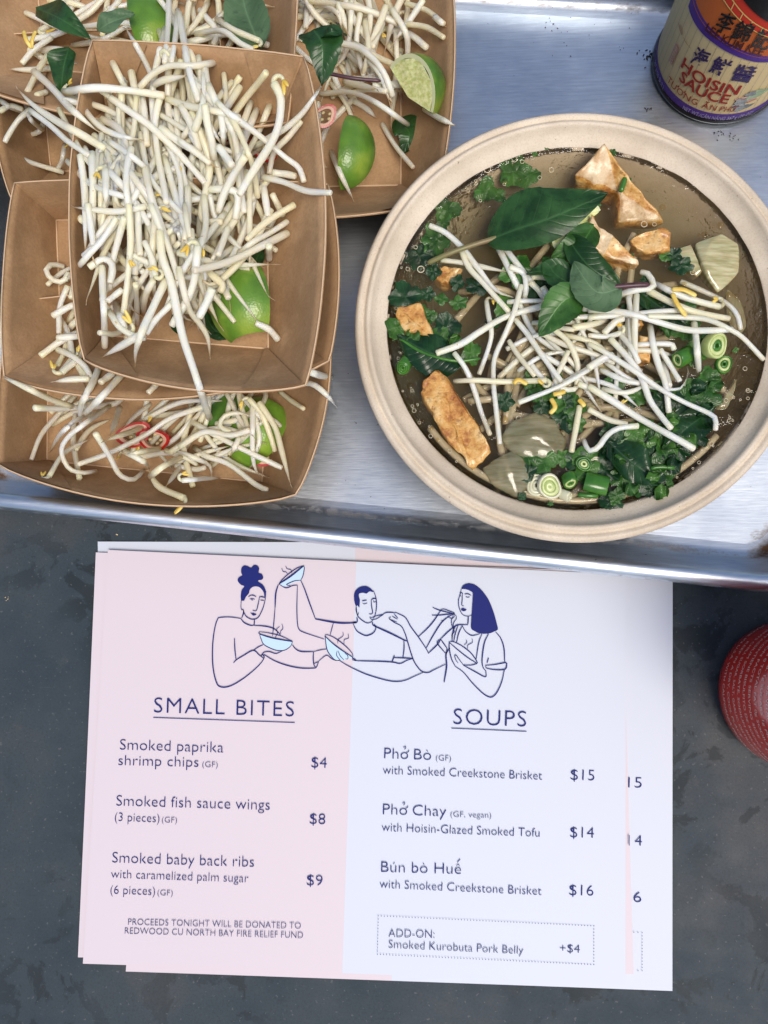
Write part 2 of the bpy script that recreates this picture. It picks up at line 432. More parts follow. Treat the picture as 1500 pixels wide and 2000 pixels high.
# pan frame
pb1, pb2 = P(0, 977, .024), P(1500, 1138, .024)
U = (pb2 - pb1).normalized(); W = Vector((-U.y, U.x, 0))
base = pb1
def pan(u, v, z): return Vector((base.x, base.y, 0)) + U * u + W * v + Vector((0, 0, z))
def puv(p): d = Vector((p.x, p.y, 0)) - Vector((base.x, base.y, 0)); return d.dot(U), d.dot(W)
fl = sum(puv(P(x, y, .003))[1] for x, y in ((700, 1010), (1080, 1051), (1300, 1070))) / 3     # near floor edge
ft = sum(puv(P(x, y, .003))[1] for x, y in ((950, 0), (1200, 14), (1300, 24))) / 3
ul = puv(P(6, 600, .003))[0]
ur = puv(P(1535, 1080, .003))[0]
print('pan', fl, ft, ul, ur, 'near rim->floor', fl)
def rrect(x0, y0, x1, y1, r, n=10):
    out = []
    for cx, cy, a0 in ((x1 - r, y1 - r, 0), (x0 + r, y1 - r, 90), (x0 + r, y0 + r, 180), (x1 - r, y0 + r, 270)):
        for k in range(n + 1):
            a = R(a0 + 90 * k / n); out.append((cx + r * math.cos(a), cy + r * math.sin(a)))
    return out
def dense(ring, step=.008):
    out = []
    for a, b in zip(ring, ring[1:] + ring[:1]):
        d = math.dist(a, b); n = max(1, int(d / step))
        for k in range(n): out.append((a[0] + (b[0] - a[0]) * k / n, a[1] + (b[1] - a[1]) * k / n))
    return out
def pan_ring(off, z):
    r = dense(rrect(ul, fl, ur, ft, .022))
    cx, cy = (ul + ur) / 2, (fl + ft) / 2; out = []
    n = len(r)
    for i, (x, y) in enumerate(r):
        a, b = r[i - 1], r[(i + 1) % n]; tx, ty = b[0] - a[0], b[1] - a[1]; L = math.hypot(tx, ty)
        out.append(pan(x + ty / L * off, y - tx / L * off, z))
    return out
root = empty('sheet_pan', pan((ul + ur) / 2, (fl + ft) / 2, 0))
tag(root, 'worn aluminium sheet pan with rolled rim under the food', 'baking tray')
# floor (grid)
nx, ny = 150, 110; V, F, G = [], [], []
for i in range(nx + 1):
    for j in range(ny + 1):
        u = ul + .004 + (ur - ul - .008) * i / nx; v = fl + .004 + (ft - fl - .008) * j / ny
        ex = min(u - ul, ur - u); ey = min(v - fl, ft - v)
        cxy = math.hypot(max(0, .022 - ex), max(0, .022 - ey))
        V.append(pan(u, v, .003))
        d = min(ex, ey); g = max(0, 1 - d / .010) * .42
        dc = math.hypot(min(u - ul, ur - u), min(v - fl, ft - v)); g = max(g, 1.0 - dc / .034)
        G.append(max(0, min(1, g)))
for i in range(nx):
    for j in range(ny):
        a = i * (ny + 1) + j; F.append((a, a + ny + 1, a + ny + 2, a + 1))
# drop vertices outside rounded corner
def inside(u, v):
    r = .020; x0, x1, y0, y1 = ul + .002, ur - .002, fl + .002, ft - .002
    cx = min(max(u, x0 + r), x1 - r); cy = min(max(v, y0 + r), y1 - r)
    return math.hypot(u - cx, v - cy) <= r + .0005
ok = [inside(*puv(v)) for v in V]
F = [f for f in F if all(ok[i] for i in f)]
make('pan_floor', V, F, MT['alu'], root, attrs={'grime': G})
def ring_mesh(name, prof, gr):
    rings = [pan_ring(o, z) for o, z in prof]; n = len(rings[0]); V, F, G = [], [], []
    for i, rg in enumerate(rings):
        for p in rg:
            u, v = puv(p); V.append(p)
            dc = math.hypot(max(0, min(u - ul, ur - u)), max(0, min(v - fl, ft - v)))
            G.append(min(1, gr[i] + max(0, .55 - dc / .040)))
    for i in range(len(prof) - 1):
        for k in range(n):
            a = i * n + k; b = i * n + (k + 1) % n; F.append((a, a + n, b + n, b))
    return make(name, V, F, MT['alu'], root, attrs={'grime': G})
nr = -fl if fl < 0 else fl     # horizontal run floor edge -> bead centre
run = abs(fl)
print('run', run)
ring_mesh('pan_wall', [(-.012, .0028), (-.004, .0031), (-.001, .0036), (.001, .005), (.003, .009), (run * .55, .017), (run - .0042, .0235)],
          [.15, .34, .50, .42, .16, .05, .05])
bead = [(-.0045, .0235)] + [(-.0045 * math.cos(R(a)), .0235 + .0045 * math.sin(R(a))) for a in range(15, 226, 15)]
ring_mesh('rolled_rim', [(run + o, z) for o, z in bead], [.12 if i < 10 else .42 for i in range(len(bead))])
# pan height field
for i in range(HW):
    x = HX0 + i * HC
    for j in range(0, HH):
        y = HY0 + j * HC; d = Vector((x - base.x, y - base.y, 0)); u, v = d.dot(U), d.dot(W)
        if ul < u < ur and fl < v < ft: HM[i, j] = .003
        elif ul - run - .004 < u < ur + run + .004 and fl - run - .004 < v < ft + run + .004: HM[i, j] = .026
# ------------------------------------------------------------------ food boats
def boat(label, rim, bul, zr, floor, zf, skip=()):
    """rim/floor: TL,TR,BR,BL pixels; bul: bulge of top,right,bottom,left side in px"""
    rc = [P(x, y, zr) for x, y in rim]; fc = [P(x, y, zf) for x, y in floor]
    ctr = sum(fc, Vector()) / 4
    root = empty('paper_food_tray', ctr); tag(root, label, 'food tray', 'kraft paper food trays')
    # bottom
    n = 10; V, F = [], []
    for i in range(n + 1):
        for j in range(n + 1):
            a = fc[0].lerp(fc[1], i / n); b = fc[3].lerp(fc[2], i / n); V.append(a.lerp(b, j / n))
    for i in range(n):
        for j in range(n):
            a = i * (n + 1) + j; F.append((a, a + 1, a + n + 2, a + n + 1))
    o = make('tray_bottom', V, F, MT['kraft'], root); hmesh(o)
    sc = .00023
    for k in range(4):
        a0, a1 = fc[k], fc[(k + 1) % 4]; r0, r1 = rc[k], rc[(k + 1) % 4]
        ed = (r1 - r0).normalized(); outn = Vector((-ed.y, ed.x, 0))
        if outn.dot((r0 + r1) / 2 - ctr) < 0: outn = -outn
        N, L = 22, 7; V, F = [], []
        th = Vector((0, 0, .0005))
        for i in range(N + 1):
            u = i / N; s = math.sin(math.pi * u) ** .75 if 0 < u < 1 else 0
            bot = a0.lerp(a1, u)
            top = r0.lerp(r1, u) + outn * bul[k] * sc * s + Vector((0, 0, .0015 * s))
            for j in range(L + 1):
                q = j / L
                p = bot.lerp(top, q) + Vector((0, 0, -.0035 * math.sin(math.pi * q) * (zr - zf) / .04 * (.4 + .6 * s)))
                p = p + outn * (.0007 * mn.noise(p * 28 + Vector((k, 3, 1))) * math.sin(math.pi * min(1, q + .001)) ) + Vector((0, 0, .0006 * mn.noise(p * 45)))
                V.append(p)
        m0 = len(V)
        # outer skin for thickness
        for i in range(N + 1):
            for j in range(L + 1):
                V.append(V[i * (L + 1) + j] + outn * .0005 - Vector((0, 0, .0003)))
        for i in range(N):
            for j in range(L):
                a = i * (L + 1) + j; F.append((a, a + L + 1, a + L + 2, a + 1))
                b = a + m0; F.append((b, b + 1, b + L + 2, b + L + 1))
            a = i * (L + 1) + L; F.append((a, a + L + 1, a + L + 1 + m0, a + m0))
        o = make('side_panel', V, F, MT['kraft'], root); hmesh(o, 1.5)
        epath = [V[i * (L + 1) + L] + outn * -.0001 + Vector((0, 0, .0001)) for i in range(N + 1)]
        v, f = tube(epath, [.00034] * (N + 1), 6); make('cut_edge', v, f, MT['kraftedge'], root)
        # folded crease ridge along the bottom edge
        cpath = [a0.lerp(a1, i / 8) + Vector((0, 0, .0002)) for i in range(9)]
        v, f = tube(cpath, [.0005] * 9, 6); make('fold_crease', v, f, MT['kraftedge'], root)
        # glued corner gusset: a raised flap on this panel next to each corner
        if k in (0, 2):
            for e in (0, 1):
                g = []
                def pt(u, q):
                    u = u if e == 0 else 1 - u
                    s = math.sin(math.pi * u) ** .75 if 0 < u < 1 else 0
                    bot = a0.lerp(a1, u); top = r0.lerp(r1, u) + outn * bul[k] * sc * s + Vector((0, 0, .0015 * s))
                    p = bot.lerp(top, q) + Vector((0, 0, -.0035 * math.sin(math.pi * q) * (zr - zf) / .04 * (.4 + .6 * s)))
                    inn = (ctr - p); inn.z = 0; inn.normalize()
                    return p + Vector((0, 0, .0011)) + inn * .0006
                GV, GF = [], []; M = 7
                for i in range(M + 1):
                    for j in range(M + 1):
                        q = .04 + .93 * j / M; umax = .01 + .26 * q
                        GV.append(pt(.004 + umax * i / M, q))
                nn = len(GV)
                for i in range(M + 1):
                    for j in range(M + 1): GV.append(GV[i * (M + 1) + j] - Vector((0, 0, .0005)))
                for i in range(M):
                    for j in range(M):
                        a = i * (M + 1) + j; GF.append((a, a + M + 1, a + M + 2, a + 1))
                for j in range(M):
                    a = M * (M + 1) + j; GF.append((a, a + 1, a + 1 + nn, a + nn))
                make('corner_flap', GV, GF, MT['kraft'], root, smooth=False)
    return root
# ------------------------------------------------------------------ sprouts
NS = [0]
def rest(pts, zg, r, n, sag, sink):
    """pts: pixel path. returns world path resting on the height map"""
    pp = spline([Vector((a, b, 0)) for a, b in pts], n)
    z = [zg] * n
    for it in range(3):
        W3 = [P(q.x, q.y, z[i]) for i, q in enumerate(pp)]
        h = [hget(p.x, p.y, r) + r * sink for p in W3]
        zz = h[:]
        for _ in range(70):
            for i in range(1, n - 1): zz[i] = max(h[i], (zz[i - 1] + zz[i + 1]) / 2 - sag)
            zz[0] = max(h[0], 2 * zz[1] - zz[2] - sag * 3); zz[-1] = max(h[-1], 2 * zz[-2] - zz[-3] - sag * 3)
        z = [a * .35 + b * .65 for a, b in zip(z, zz)] if it == 0 else zz
    return [P(q.x, q.y, z[i]) for i, q in enumerate(pp)]
BURIED = []
def where(path):
    """plain words for the place and lie of a sprout, from its own end points"""
    a, b = path[0], path[-1]; dx, dy = abs(b.x - a.x), b.y - a.y
    if (b.x - a.x) < 0: dy = -dy
    lie = 'upright' if dx < abs(dy) * .38 else 'level' if abs(dy) < dx * .38 else ('rising' if dy > 0 else 'falling')
    return lie
REG = {}; AUTO = {}
def reg(key, label, x0, y0, x1, y1, z):
    a, b = P(x0, y0, z), P(x1, y1, z); REG[key] = ((a.x + b.x) / 2, (a.y + b.y) / 2, abs(a.x - b.x) / 2, abs(a.y - b.y) / 2); AUTO[label] = key
def region(p, key):
    cx, cy, rx, ry = REG[key]; u = (p.x - cx) / rx; v = (p.y - cy) / ry
    h = 'left' if u < -.33 else 'right' if u > .33 else 'middle'; k = 'upper' if v > .33 else 'lower' if v < -.33 else 'central'
    return {('central', 'middle'): 'very centre'}.get((k, h), '%s %s' % (k, h))
def sprout(pts, zg, r=.0020, label=None, group=None, head=None, tail=None, sag=.00006, sink=.45, cut=False, mat_='sprout', auto=None, buried=False):
    L = sum(math.dist(a, b) for a, b in zip(pts, pts[1:])); n = int(min(26, max(9, L / 11)))
    rnd = random.random
    r = r * (.62 + .25 * rnd())
    path = rest(pts, zg, r, n, sag, sink)
    if tail is None: tail = rnd() < .6
    rad, tip, hd_ = [], [], []
    ph = rnd() * 6; rv = rnd(); bl = rnd() < .6
    for i in range(n):
        u = i / (n - 1); q = 1.0 - .10 * u + .05 * math.sin(ph + u * 9)
        if tail and u > .6: q *= 1 - .82 * ((u - .6) / .4) ** 1.5
        rad.append(r * q); tip.append(max(0, (u - .84) / .16) if tail else (.25 if u > .97 else 0)); hd_.append(max(0, 1 - u / .16))
    for i, p in enumerate(path): hput(p.x, p.y, p.z - r * .25, r * .8)
    # rounded or cleanly cut ends
    e0 = path[0] + (path[0] - path[1]).normalized() * r * .3; e1 = path[-1] + (path[-1] - path[-2]).normalized() * r * .3
    path2 = [e0] + path + [e1]; rad2 = [rad[0] * (.8 if bl else .5)] + rad + [rad[-1] * (.8 if bl else .5)]; tip2 = [tip[0]] + tip + [tip[-1]]
    if tail and rnd() < .8:          # thin root hair trailing from the brown end
        d_ = (path[-1] - path[-2]).normalized(); s_ = d_.cross(Vector((0, 0, 1))) * random.uniform(-.8, .8); q_ = e1
        for m_ in range(3):
            d_ = (d_ + s_ * .35).normalized(); q_ = q_ + d_ * random.uniform(.0008, .0022); path2.append(q_); rad2.append(r * (.20, .14, .07)[m_]); tip2.append(1.0); hd_.append(0)
    V, F = tube(path2, rad2, 9, .92)
    at = {'tip': [t_ for t_ in tip2 for _ in range(9)], 'rnd': [rv] * len(V), 'neck': [t_ for t_ in [1] + hd_ + [0] for _ in range(9)]}
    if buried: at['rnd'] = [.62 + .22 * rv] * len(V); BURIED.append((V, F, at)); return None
    o = make('bean_sprout', V, F, MT[mat_], None, attrs=at)
    if head is None: head = rnd() < .24
    auto = auto or AUTO.get(label)
    if auto:
        look = 'yellow headed' if head else 'brown tipped' if tail else 'cream coloured' if .62 < rv < .85 else 'greyish' if .85 <= rv < .95 else 'plain white'
        label = '%s bean sprout %s, %s of the %s' % (look, {'upright': 'pointing straight up', 'level': 'lying level', 'rising': 'rising rightwards', 'falling': 'falling rightwards'}[where(path)], region(path[len(path) // 2], auto), {'A': 'topmost heap', 'S': 'soup tangle', 'C': 'lowest tray', 'D': 'top left tray', 'E': 'tall tray', 'B': 'middle tray', 'F': 'shaded left tray'}[auto])
    tag(o, label, 'bean sprout', group)
    if head:                       # hooked neck and split yellow seed leaf
        p0 = path[0]; d = (path[0] - path[1]).normalized(); side = d.cross(Vector((0, 0, 1))).normalized() * (1 if rnd() < .5 else -1)
        hr = r * 1.15; pts3 = []
        arc = R(random.uniform(110, 260))
        for k in range(9):
            a = k / 8 * arc; pts3.append(p0 + d * (hr * math.sin(a)) + side * (hr * (1 - math.cos(a))) + Vector((0, 0, .0004 * k * .3)))
        v, f = tube(pts3, [r * (.74 - .04 * k) for k in range(9)], 7)
        hk = make('hooked_neck', v, f, MT['sprout'], o, attrs={'tip': [0] * len(v), 'rnd': [.75] * len(v), 'neck': [1] * len(v)})
        e = pts3[-1]; dirs = (pts3[-1] - pts3[-2]).normalized()
        for s in (-1, 1):
            dd = (dirs + side * s * .28 + Vector((0, 0, .15 * s))).normalized(); ln = r * (2.0 + rnd() * 1.6)
            pa = [e + dd * ln * q for q in (0, .2, .45, .7, .9, 1)]
            v, f = tube(pa, [r * x for x in (.22, .46, .54, .44, .25, .04)], 7, .5); make('cotyledon', v, f, MT['cot'], o)
    return o
def crop(ox, oy, sc, *paths): return [[(ox + x / sc, oy + y / sc) for x, y in p] for p in paths]
def fill(n, region, zg, r, label, group, ang=(-90, 40), ln=(90, 220), **k):
    for _ in range(n):
        cx, cy = region(); a = R(random.gauss(*ang)); L = random.uniform(*ln) / 2; b = random.uniform(-.28, .28) * L
        dx, dy = math.cos(a), math.sin(a)
        pts = [(cx - dx * L, cy - dy * L), (cx - dy * b, cy + dx * b), (cx + dx * L, cy + dy * L)]
        if random.random() < .2:
            a2 = a + R(random.choice((-70, 70))); pts.append((pts[2][0] + math.cos(a2) * L * .4, pts[2][1] + math.sin(a2) * L * .4))
        sprout(pts, zg, r, label, group, **k)
def box_(x0, y0, x1, y1): return lambda: (random.uniform(x0, x1), random.uniform(y0, y1))
def ell(cx, cy, rx, ry):
    def f():
        a = random.uniform(0, 2 * math.pi); q = math.sqrt(random.random()); return cx + rx * q * math.cos(a), cy + ry * q * math.sin(a)
    return f
# ------------------------------------------------------------------ leaves, limes, chilli
def leaf(name, mid, wl, wr, m, label, cat, group=None, cup=.25, ser=.05, seed=0, parent=None, pw=.8, curl=0, wave=.0012):
    """mid: list of (px,py,z); wl, wr: half widths in px left/right of direction"""
    rs = random.Random(seed); N, Mx = 26, 8
    pts = spline([P(*q) for q in mid], N + 1); V, F, UV = [], [], []
    s = .00022
    for i, p in enumerate(pts):
        u = i / N; t = (pts[min(N, i + 1)] - pts[max(0, i - 1)]).normalized(); q = Vector((-t.y, t.x, 0)).normalized()
        wd = math.sin(math.pi * min(1, u ** pw)) ** .8 if 0 < u < 1 else 0
        wd = max(.012, wd)
        for j in range(-Mx, Mx + 1):
            v = j / Mx; ww = (wl if v > 0 else wr) * s * wd
            edge = 1 + (ser * (((i * 1.0) % 3) / 3 - .3) if abs(v) == 1 else 0)
            z = cup * abs(v) ** 1.5 * ww + wave * math.sin(u * 9 + v * 2.5 + seed) * abs(v) - curl * ww * v * v * v
            V.append(p + q * (v * ww * edge) + Vector((0, 0, z))); UV.append((u, v))
    K = 2 * Mx + 1
    for i in range(N):
        for j in range(K - 1):
            a = i * K + j; F.append((a, a + K, a + K + 1, a + 1))
    F = upface(V, F, Vector((0, 0, 1)))
    o = make(name, V, F, m, parent, uv=UV)
    if parent is None: tag(o, label, cat, group)
    hm = o
    for v in V: hput(v[0], v[1], v[2])
    return o
def lime(cpx, z, Rr, span, ax, roll, label, u0=0., u1=180., tilt=0, k=1.12):
    c = P(*cpx, z); root = empty('lime_wedge', c); tag(root, label, 'lime wedge', 'lime wedges')
    M = Matrix.Rotation(R(ax), 3, 'Z') @ Matrix.Rotation(R(tilt), 3, 'Y') @ Matrix.Rotation(R(roll), 3, 'X')
    nu, nv = 22, 12
    def pt(u, f, q=1): return Vector((-math.cos(u) * Rr * k * q, math.sin(u) * Rr * math.sin(f) * q, math.sin(u) * Rr * math.cos(f) * q))
    off = Vector((0, 0, -Rr * .55)) if abs(roll) < 45 else Vector((0, 0, 0))
    def tr(p): return c + M @ (p + off)
    def grid(fn, a, b, flip):
        V = [tr(fn(i / a, j / b)) for i in range(a + 1) for j in range(b + 1)]; F = []
        for i in range(a):
            for j in range(b):
                q = i * (b + 1) + j; f = (q, q + 1, q + b + 2, q + b + 1); F.append(f if flip else tuple(reversed(f)))
        return V, F
    h = R(span / 2); U0, U1 = R(u0), R(u1)
    V, F = grid(lambda a, b: pt(U0 + (U1 - U0) * a, -h + 2 * h * b), nu, nv, False); o = make('rind', V, F, MT['rind'], root)
    hmesh(o)
    for s in (-1, 1):
        V, F = grid(lambda a, b: pt(U0 + (U1 - U0) * a, s * h, .90 + .10 * b), nu, 2, s < 0); make('pith', V, F, MT['pith'], root)
        def fl_(a, b):
            p = pt(U0 + (U1 - U0) * a, s * h, .90 * b); p.z += .0004 * math.sin(a * 18) * b; return p
        V, F = grid(fl_, nu, 8, s < 0); o = make('flesh', V, F, MT['flesh'], root); hmesh(o)
    for uu in ((U0,) if u0 > 5 else ()) + ((U1,) if u1 < 175 else ()):
        V, F = grid(lambda a, b: pt(uu, -h + 2 * h * a, b), 8, 6, uu == U0); make('end_cut', V, F, MT['flesh'], root)
    return root
def blob_tube(name, path, r0, m, label, cat, group=None, seg=10, parent=None, flat=1.0):
    pts = spline([P(*q) for q in path], max(8, len(path) * 5)); n = len(pts)
    rad = [r0 * (.55 if i in (0, n - 1) else 1) for i in range(n)]
    v, f = tube(pts, rad, seg, flat); o = make(name, v, f, m, parent)
    if parent is None: tag(o, label, cat, group)
    for p in pts: hput(p.x, p.y, p.z, r0)
    return o
def chili(cx, cy, z, r, ang, label):
    c = P(cx, cy, z); root = empty('chili_slice', c); tag(root, label, 'chili slice', 'red chili slices')
    M = Matrix.Rotation(R(ang), 3, 'Z') @ Matrix.Rotation(R(25), 3, 'X')
    def ring(ra, rb, h):
        V, F = [], []; S_ = 28
        for k in range(S_):
            a = 2 * math.pi * k / S_; e = 1 + .08 * math.sin(3 * a)
            for (q, zz) in ((ra, -h), (rb, -h), (rb, h), (ra, h)): V.append(c + M @ Vector((q * e * math.cos(a) * 1.5, q * e * math.sin(a), zz)))
        for k in range(S_):
            for j in range(4):
                a = k * 4 + j; b = k * 4 + (j + 1) % 4; d = ((k + 1) % S_) * 4; F.append((a, b, d + (j + 1) % 4, d + j))
        return V, F
    V, F = ring(r * .82, r, r * .22); make('skin', V, F, MT['chili'], root, smooth=False)
    V, F = ring(r * .62, r * .82, r * .19); make('inner_wall', V, F, MT['chiliin'], root, smooth=False)
    for k in range(4):
        a = k * 1.7; p = c + M @ Vector((r * .5 * math.cos(a), r * .4 * math.sin(a), 0))
        v, f = tube([p, p + Vector((.0006, 0, .0002)), p + Vector((.0016, .0004, .0002)), p + Vector((.002, .0005, 0))], [.0003, .0009, .0008, .0002], 6, .5)
        make('seed', v, f, MT['seed'], root)
    return root
LF = 'bean sprout in the shaded tray at the left edge'
LC = 'bean sprout in the lowest, widest tray by the pan rim'
LE = 'bean sprout in the tall tray beside the soup bowl'
LD = 'bean sprout in the tray at the top left corner'
LB = 'bean sprout in the middle tray of the stack'
LA = 'bean sprout in the heap on the topmost tray'
LS = 'bean sprout in the tangle on top of the soup'
reg('F', LF, 0, 190, 130, 350, .02); reg('C', LC, 60, 760, 600, 970, .02); reg('E', LE, 580, 0, 880, 400, .02); reg('D', LD, 20, 0, 520, 170, .05)
reg('B', LB, 90, 400, 640, 800, .06); reg('A', LA, 150, 120, 600, 720, .075); reg('S', LS, 840, 420, 1490, 960, .06)
# ================================================================== boats on the pan
g_s = 'bean sprouts heaped in the food trays'
boat('kraft paper tray lowest at the left edge, mostly hidden in shade behind the others', [(-10, 70), (560, 70), (560, 395), (24, 392)], (10, 20, 8, 22), .045, [(80, 140), (480, 140), (480, 330), (100, 335)], .005)
boat('wide kraft paper tray at the bottom of the stack, nearest the pan rim', [(18, 590), (628, 560), (577, 966), (-6, 905)], (10, 42, 52, 4), .045, [(95, 640), (530, 640), (512, 942), (92, 900)], .005)
boat('tall kraft paper tray beside the soup bowl holding two lime wedges', [(430, -210), (850, -220), (850, 392), (470, 412)], (10, 42, 28, 20), .045, [(500, -120), (783, -120), (783, 362), (505, 367)], .005)
# --- contents of the shaded tray F
LF = 'bean sprout in the shaded tray at the left edge'
for q in crop(0, 0, 3, [(0, 650), (60, 620), (130, 640)], [(180, 640), (110, 700), (50, 790), (30, 830)], [(380, 850), (360, 950), (330, 1000)],
              [(30, 870), (150, 940), (370, 1010)], [(0, 590), (90, 640), (200, 660)], [(150, 600), (180, 700), (250, 760)], [(260, 650), (240, 760), (150, 800)]):
    sprout(q, .015, .0020, LF, g_s, tail=False)
# --- contents of C
LC = 'bean sprout in the lowest, widest tray by the pan rim'
chili(262, 848, .012, .0062, 20, 'red chili slice at the left of the lowest tray among sprouts')
chili(300, 858, .013, .0058, -10, 'red chili slice at the right of its neighbour in the lowest tray')
chili(522, 884, .012, .0055, 60, 'dark red chili slice beside the limes in the lowest tray')
lime((498, 838), .018, .0175, 110, 60, 0, 'bright green lime wedge half under sprouts in the lowest tray', 10, 150)
lime((440, 815), .017, .015, 100, -30, 0, 'smaller green lime wedge behind the other in the lowest tray', 15, 150)
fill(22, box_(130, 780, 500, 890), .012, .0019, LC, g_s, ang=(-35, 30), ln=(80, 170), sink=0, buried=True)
fill(10, box_(110, 790, 430, 905), .015, .0019, LC, g_s, ang=(-35, 30), ln=(80, 170))
fill(4, box_(440, 780, 560, 880), .015, .0019, LC, g_s, ang=(60, 25), ln=(70, 140))
for i, q in enumerate(crop(0, 450, 3, [(440, 970), (340, 1080), (240, 1200), (185, 1340)], [(600, 1060), (450, 1110), (350, 1200), (290, 1300)],
      [(640, 1030), (500, 1130), (400, 1210), (360, 1290), (400, 1390), (480, 1420), (560, 1410)], [(850, 1150), (620, 1230)],
      [(1200, 1030), (1000, 1100), (850, 1200), (650, 1300), (460, 1370)], [(560, 1190), (640, 1320), (700, 1430), (780, 1460), (840, 1410)],
      [(720, 1290), (850, 1360), (870, 1400)], [(1080, 1570), (930, 1500), (870, 1400)], [(930, 1280), (750, 1310)], [(1060, 1330), (960, 1380), (880, 1440)],
      [(970, 1290), (1100, 1340), (1190, 1400)], [(1030, 1380), (1150, 1400), (1200, 1390)], [(1070, 1465), (1180, 1455), (1290, 1450)],
      [(1140, 1270), (1200, 1320), (1340, 1370), (1500, 1490), (1565, 1520)], [(700, 1040), (680, 1110), (650, 1190)], [(880, 1020), (800, 1080), (730, 1150)],
      [(1000, 1300), (1150, 1200), (1290, 1160), (1460, 1190)], [(1060, 1380), (1010, 1450), (980, 1490)])):
    lb, hd = LC, i in (6,)
    if i == 2: lb = 'bean sprout curled into a letter C shape at left of the lowest tray'
    if i == 0: lb = 'arched bean sprout leftmost in the lowest tray, tip pointing down'
    if i == 5: lb = 'hook shaped bean sprout in the lowest tray just right of the C shaped one'
    if i == 7: lb, hd = 'bean sprout with ringed yellow head touching the lower wall of the lowest tray', True
    if i == 12: lb, hd = 'short bean sprout ending in a small loop, lowest tray', True
    sprout(q, .02, .0020, lb, g_s, head=hd)
for i, q in enumerate(crop(350, 450, 3, [(300, 1180), (240, 1150), (260, 1090), (330, 1070), (410, 1080)], [(430, 1020), (430, 1150), (430, 1290), (440, 1380), (470, 1440)],
      [(410, 990), (480, 1070), (530, 1190), (560, 1290)], [(470, 1010), (560, 1150), (600, 1290), (650, 1480)], [(90, 1130), (250, 1220), (450, 1320), (600, 1390)],
      [(350, 1220), (310, 1300)], [(0, 1270), (150, 1180), (300, 1200), (410, 1170)], [(590, 945), (660, 1000), (730, 1045)])):
    lb = {0: 'bean sprout looped in a ring over the lime wedge in the lowest tray', 3: 'long bean sprout at the right of the lowest tray, pointed tip on its wall',
          4: 'bean sprout crossing in front of the lime in the lowest tray, slanting right', 7: 'short bean sprout alone on the right wall of the lowest tray'}.get(i, LC)
    sprout(q, .025, .0020, lb, g_s, head=(i in (2,)))
# --- contents of E
LE = 'bean sprout in the tall tray beside the soup bowl'
leaf('basil_leaf', [(775, 232, .010), (800, 262, .014), (785, 305, .009)], 34, 36, MT['basil'], 'dark basil leaf under the lime wedges in the tall tray', 'basil leaf', ser=.05, seed=3)
fill(26, box_(600, -20, 800, 180), .012, .0022, LE, g_s, ang=(60, 38), ln=(90, 180), sink=0, buried=True)
fill(14, box_(600, -20, 790, 160), .02, .0022, LE, g_s, ang=(60, 38), ln=(90, 180))
fill(5, box_(630, 150, 740, 230), .02, .0020, LE, g_s, ang=(30, 38), ln=(60, 120))
chili(632, 228, .022, .005, 30, 'red chili slice peeking out at the left of the tall tray')
lime((694, 290), .030, .0150, 92, 82, 40, 'yellow green lime wedge, rind up, in front in the tall tray', 0, 160, k=1.3)
for i, q in enumerate(crop(400, 0, 3, [(860, 0), (850, 200), (820, 320), (760, 400)], [(600, 0), (750, 20), (950, 60), (1130, 140)], [(1180, 20), (1300, 60), (1400, 140)],
      [(1070, 170), (1200, 200), (1300, 280)], [(910, 80), (890, 250), (930, 440)], [(820, 480), (1000, 520)], [(780, 20), (810, 100), (830, 180)],
      [(650, 30), (700, 30), (780, 80), (800, 160)], [(600, 30), (590, 160)], [(1060, 40), (1020, 150), (960, 260)], [(1280, 0), (1200, 120), (1120, 230)],
      [(1100, 60), (1180, 200), (1190, 330)], [(940, 130), (960, 300), (930, 420)], [(1350, 100), (1405, 150)], [(880, 260), (1000, 330), (1150, 400)],
      [(870, 590), (950, 640), (1000, 690)], [(880, 570), (800, 650), (720, 740), (680, 840)], [(660, 600), (665, 700), (650, 800)],
      [(1190, 140), (1300, 160), (1400, 220)], [(740, 890), (800, 1030), (865, 1160)], [(1290, 640), (1370, 690), (1465, 735)], [(680, 840), (690, 960), (720, 985)],
      [(780, 250), (900, 280), (1000, 360), (1060, 450), (1100, 560)], [(680, 550), (850, 540), (1000, 600), (1190, 730)], [(1040, 730), (1120, 860), (1220, 980)])):
    lb = {19: 'short bean sprout below the green lime wedge in the tall tray', 20: 'bean sprout poking over the right rim of the tall tray below the lime',
          22: 'thick arched bean sprout in the middle of the tall tray', 23: 'bean sprout with curled end passing above the green lime wedge',
          24: 'bean sprout lying on the dark basil leaf in the tall tray', 18: 'bent bean sprout with browned end near the right wall of the tall tray'}.get(i, LE)
    sprout(q, .03, .0022, lb, g_s, head=(i in (3,)))
lime((797, 190), .036, .0205, 70, -50, -66, 'lime wedge with pale flesh upward at the right of the tall tray', 12, 168, k=.82)
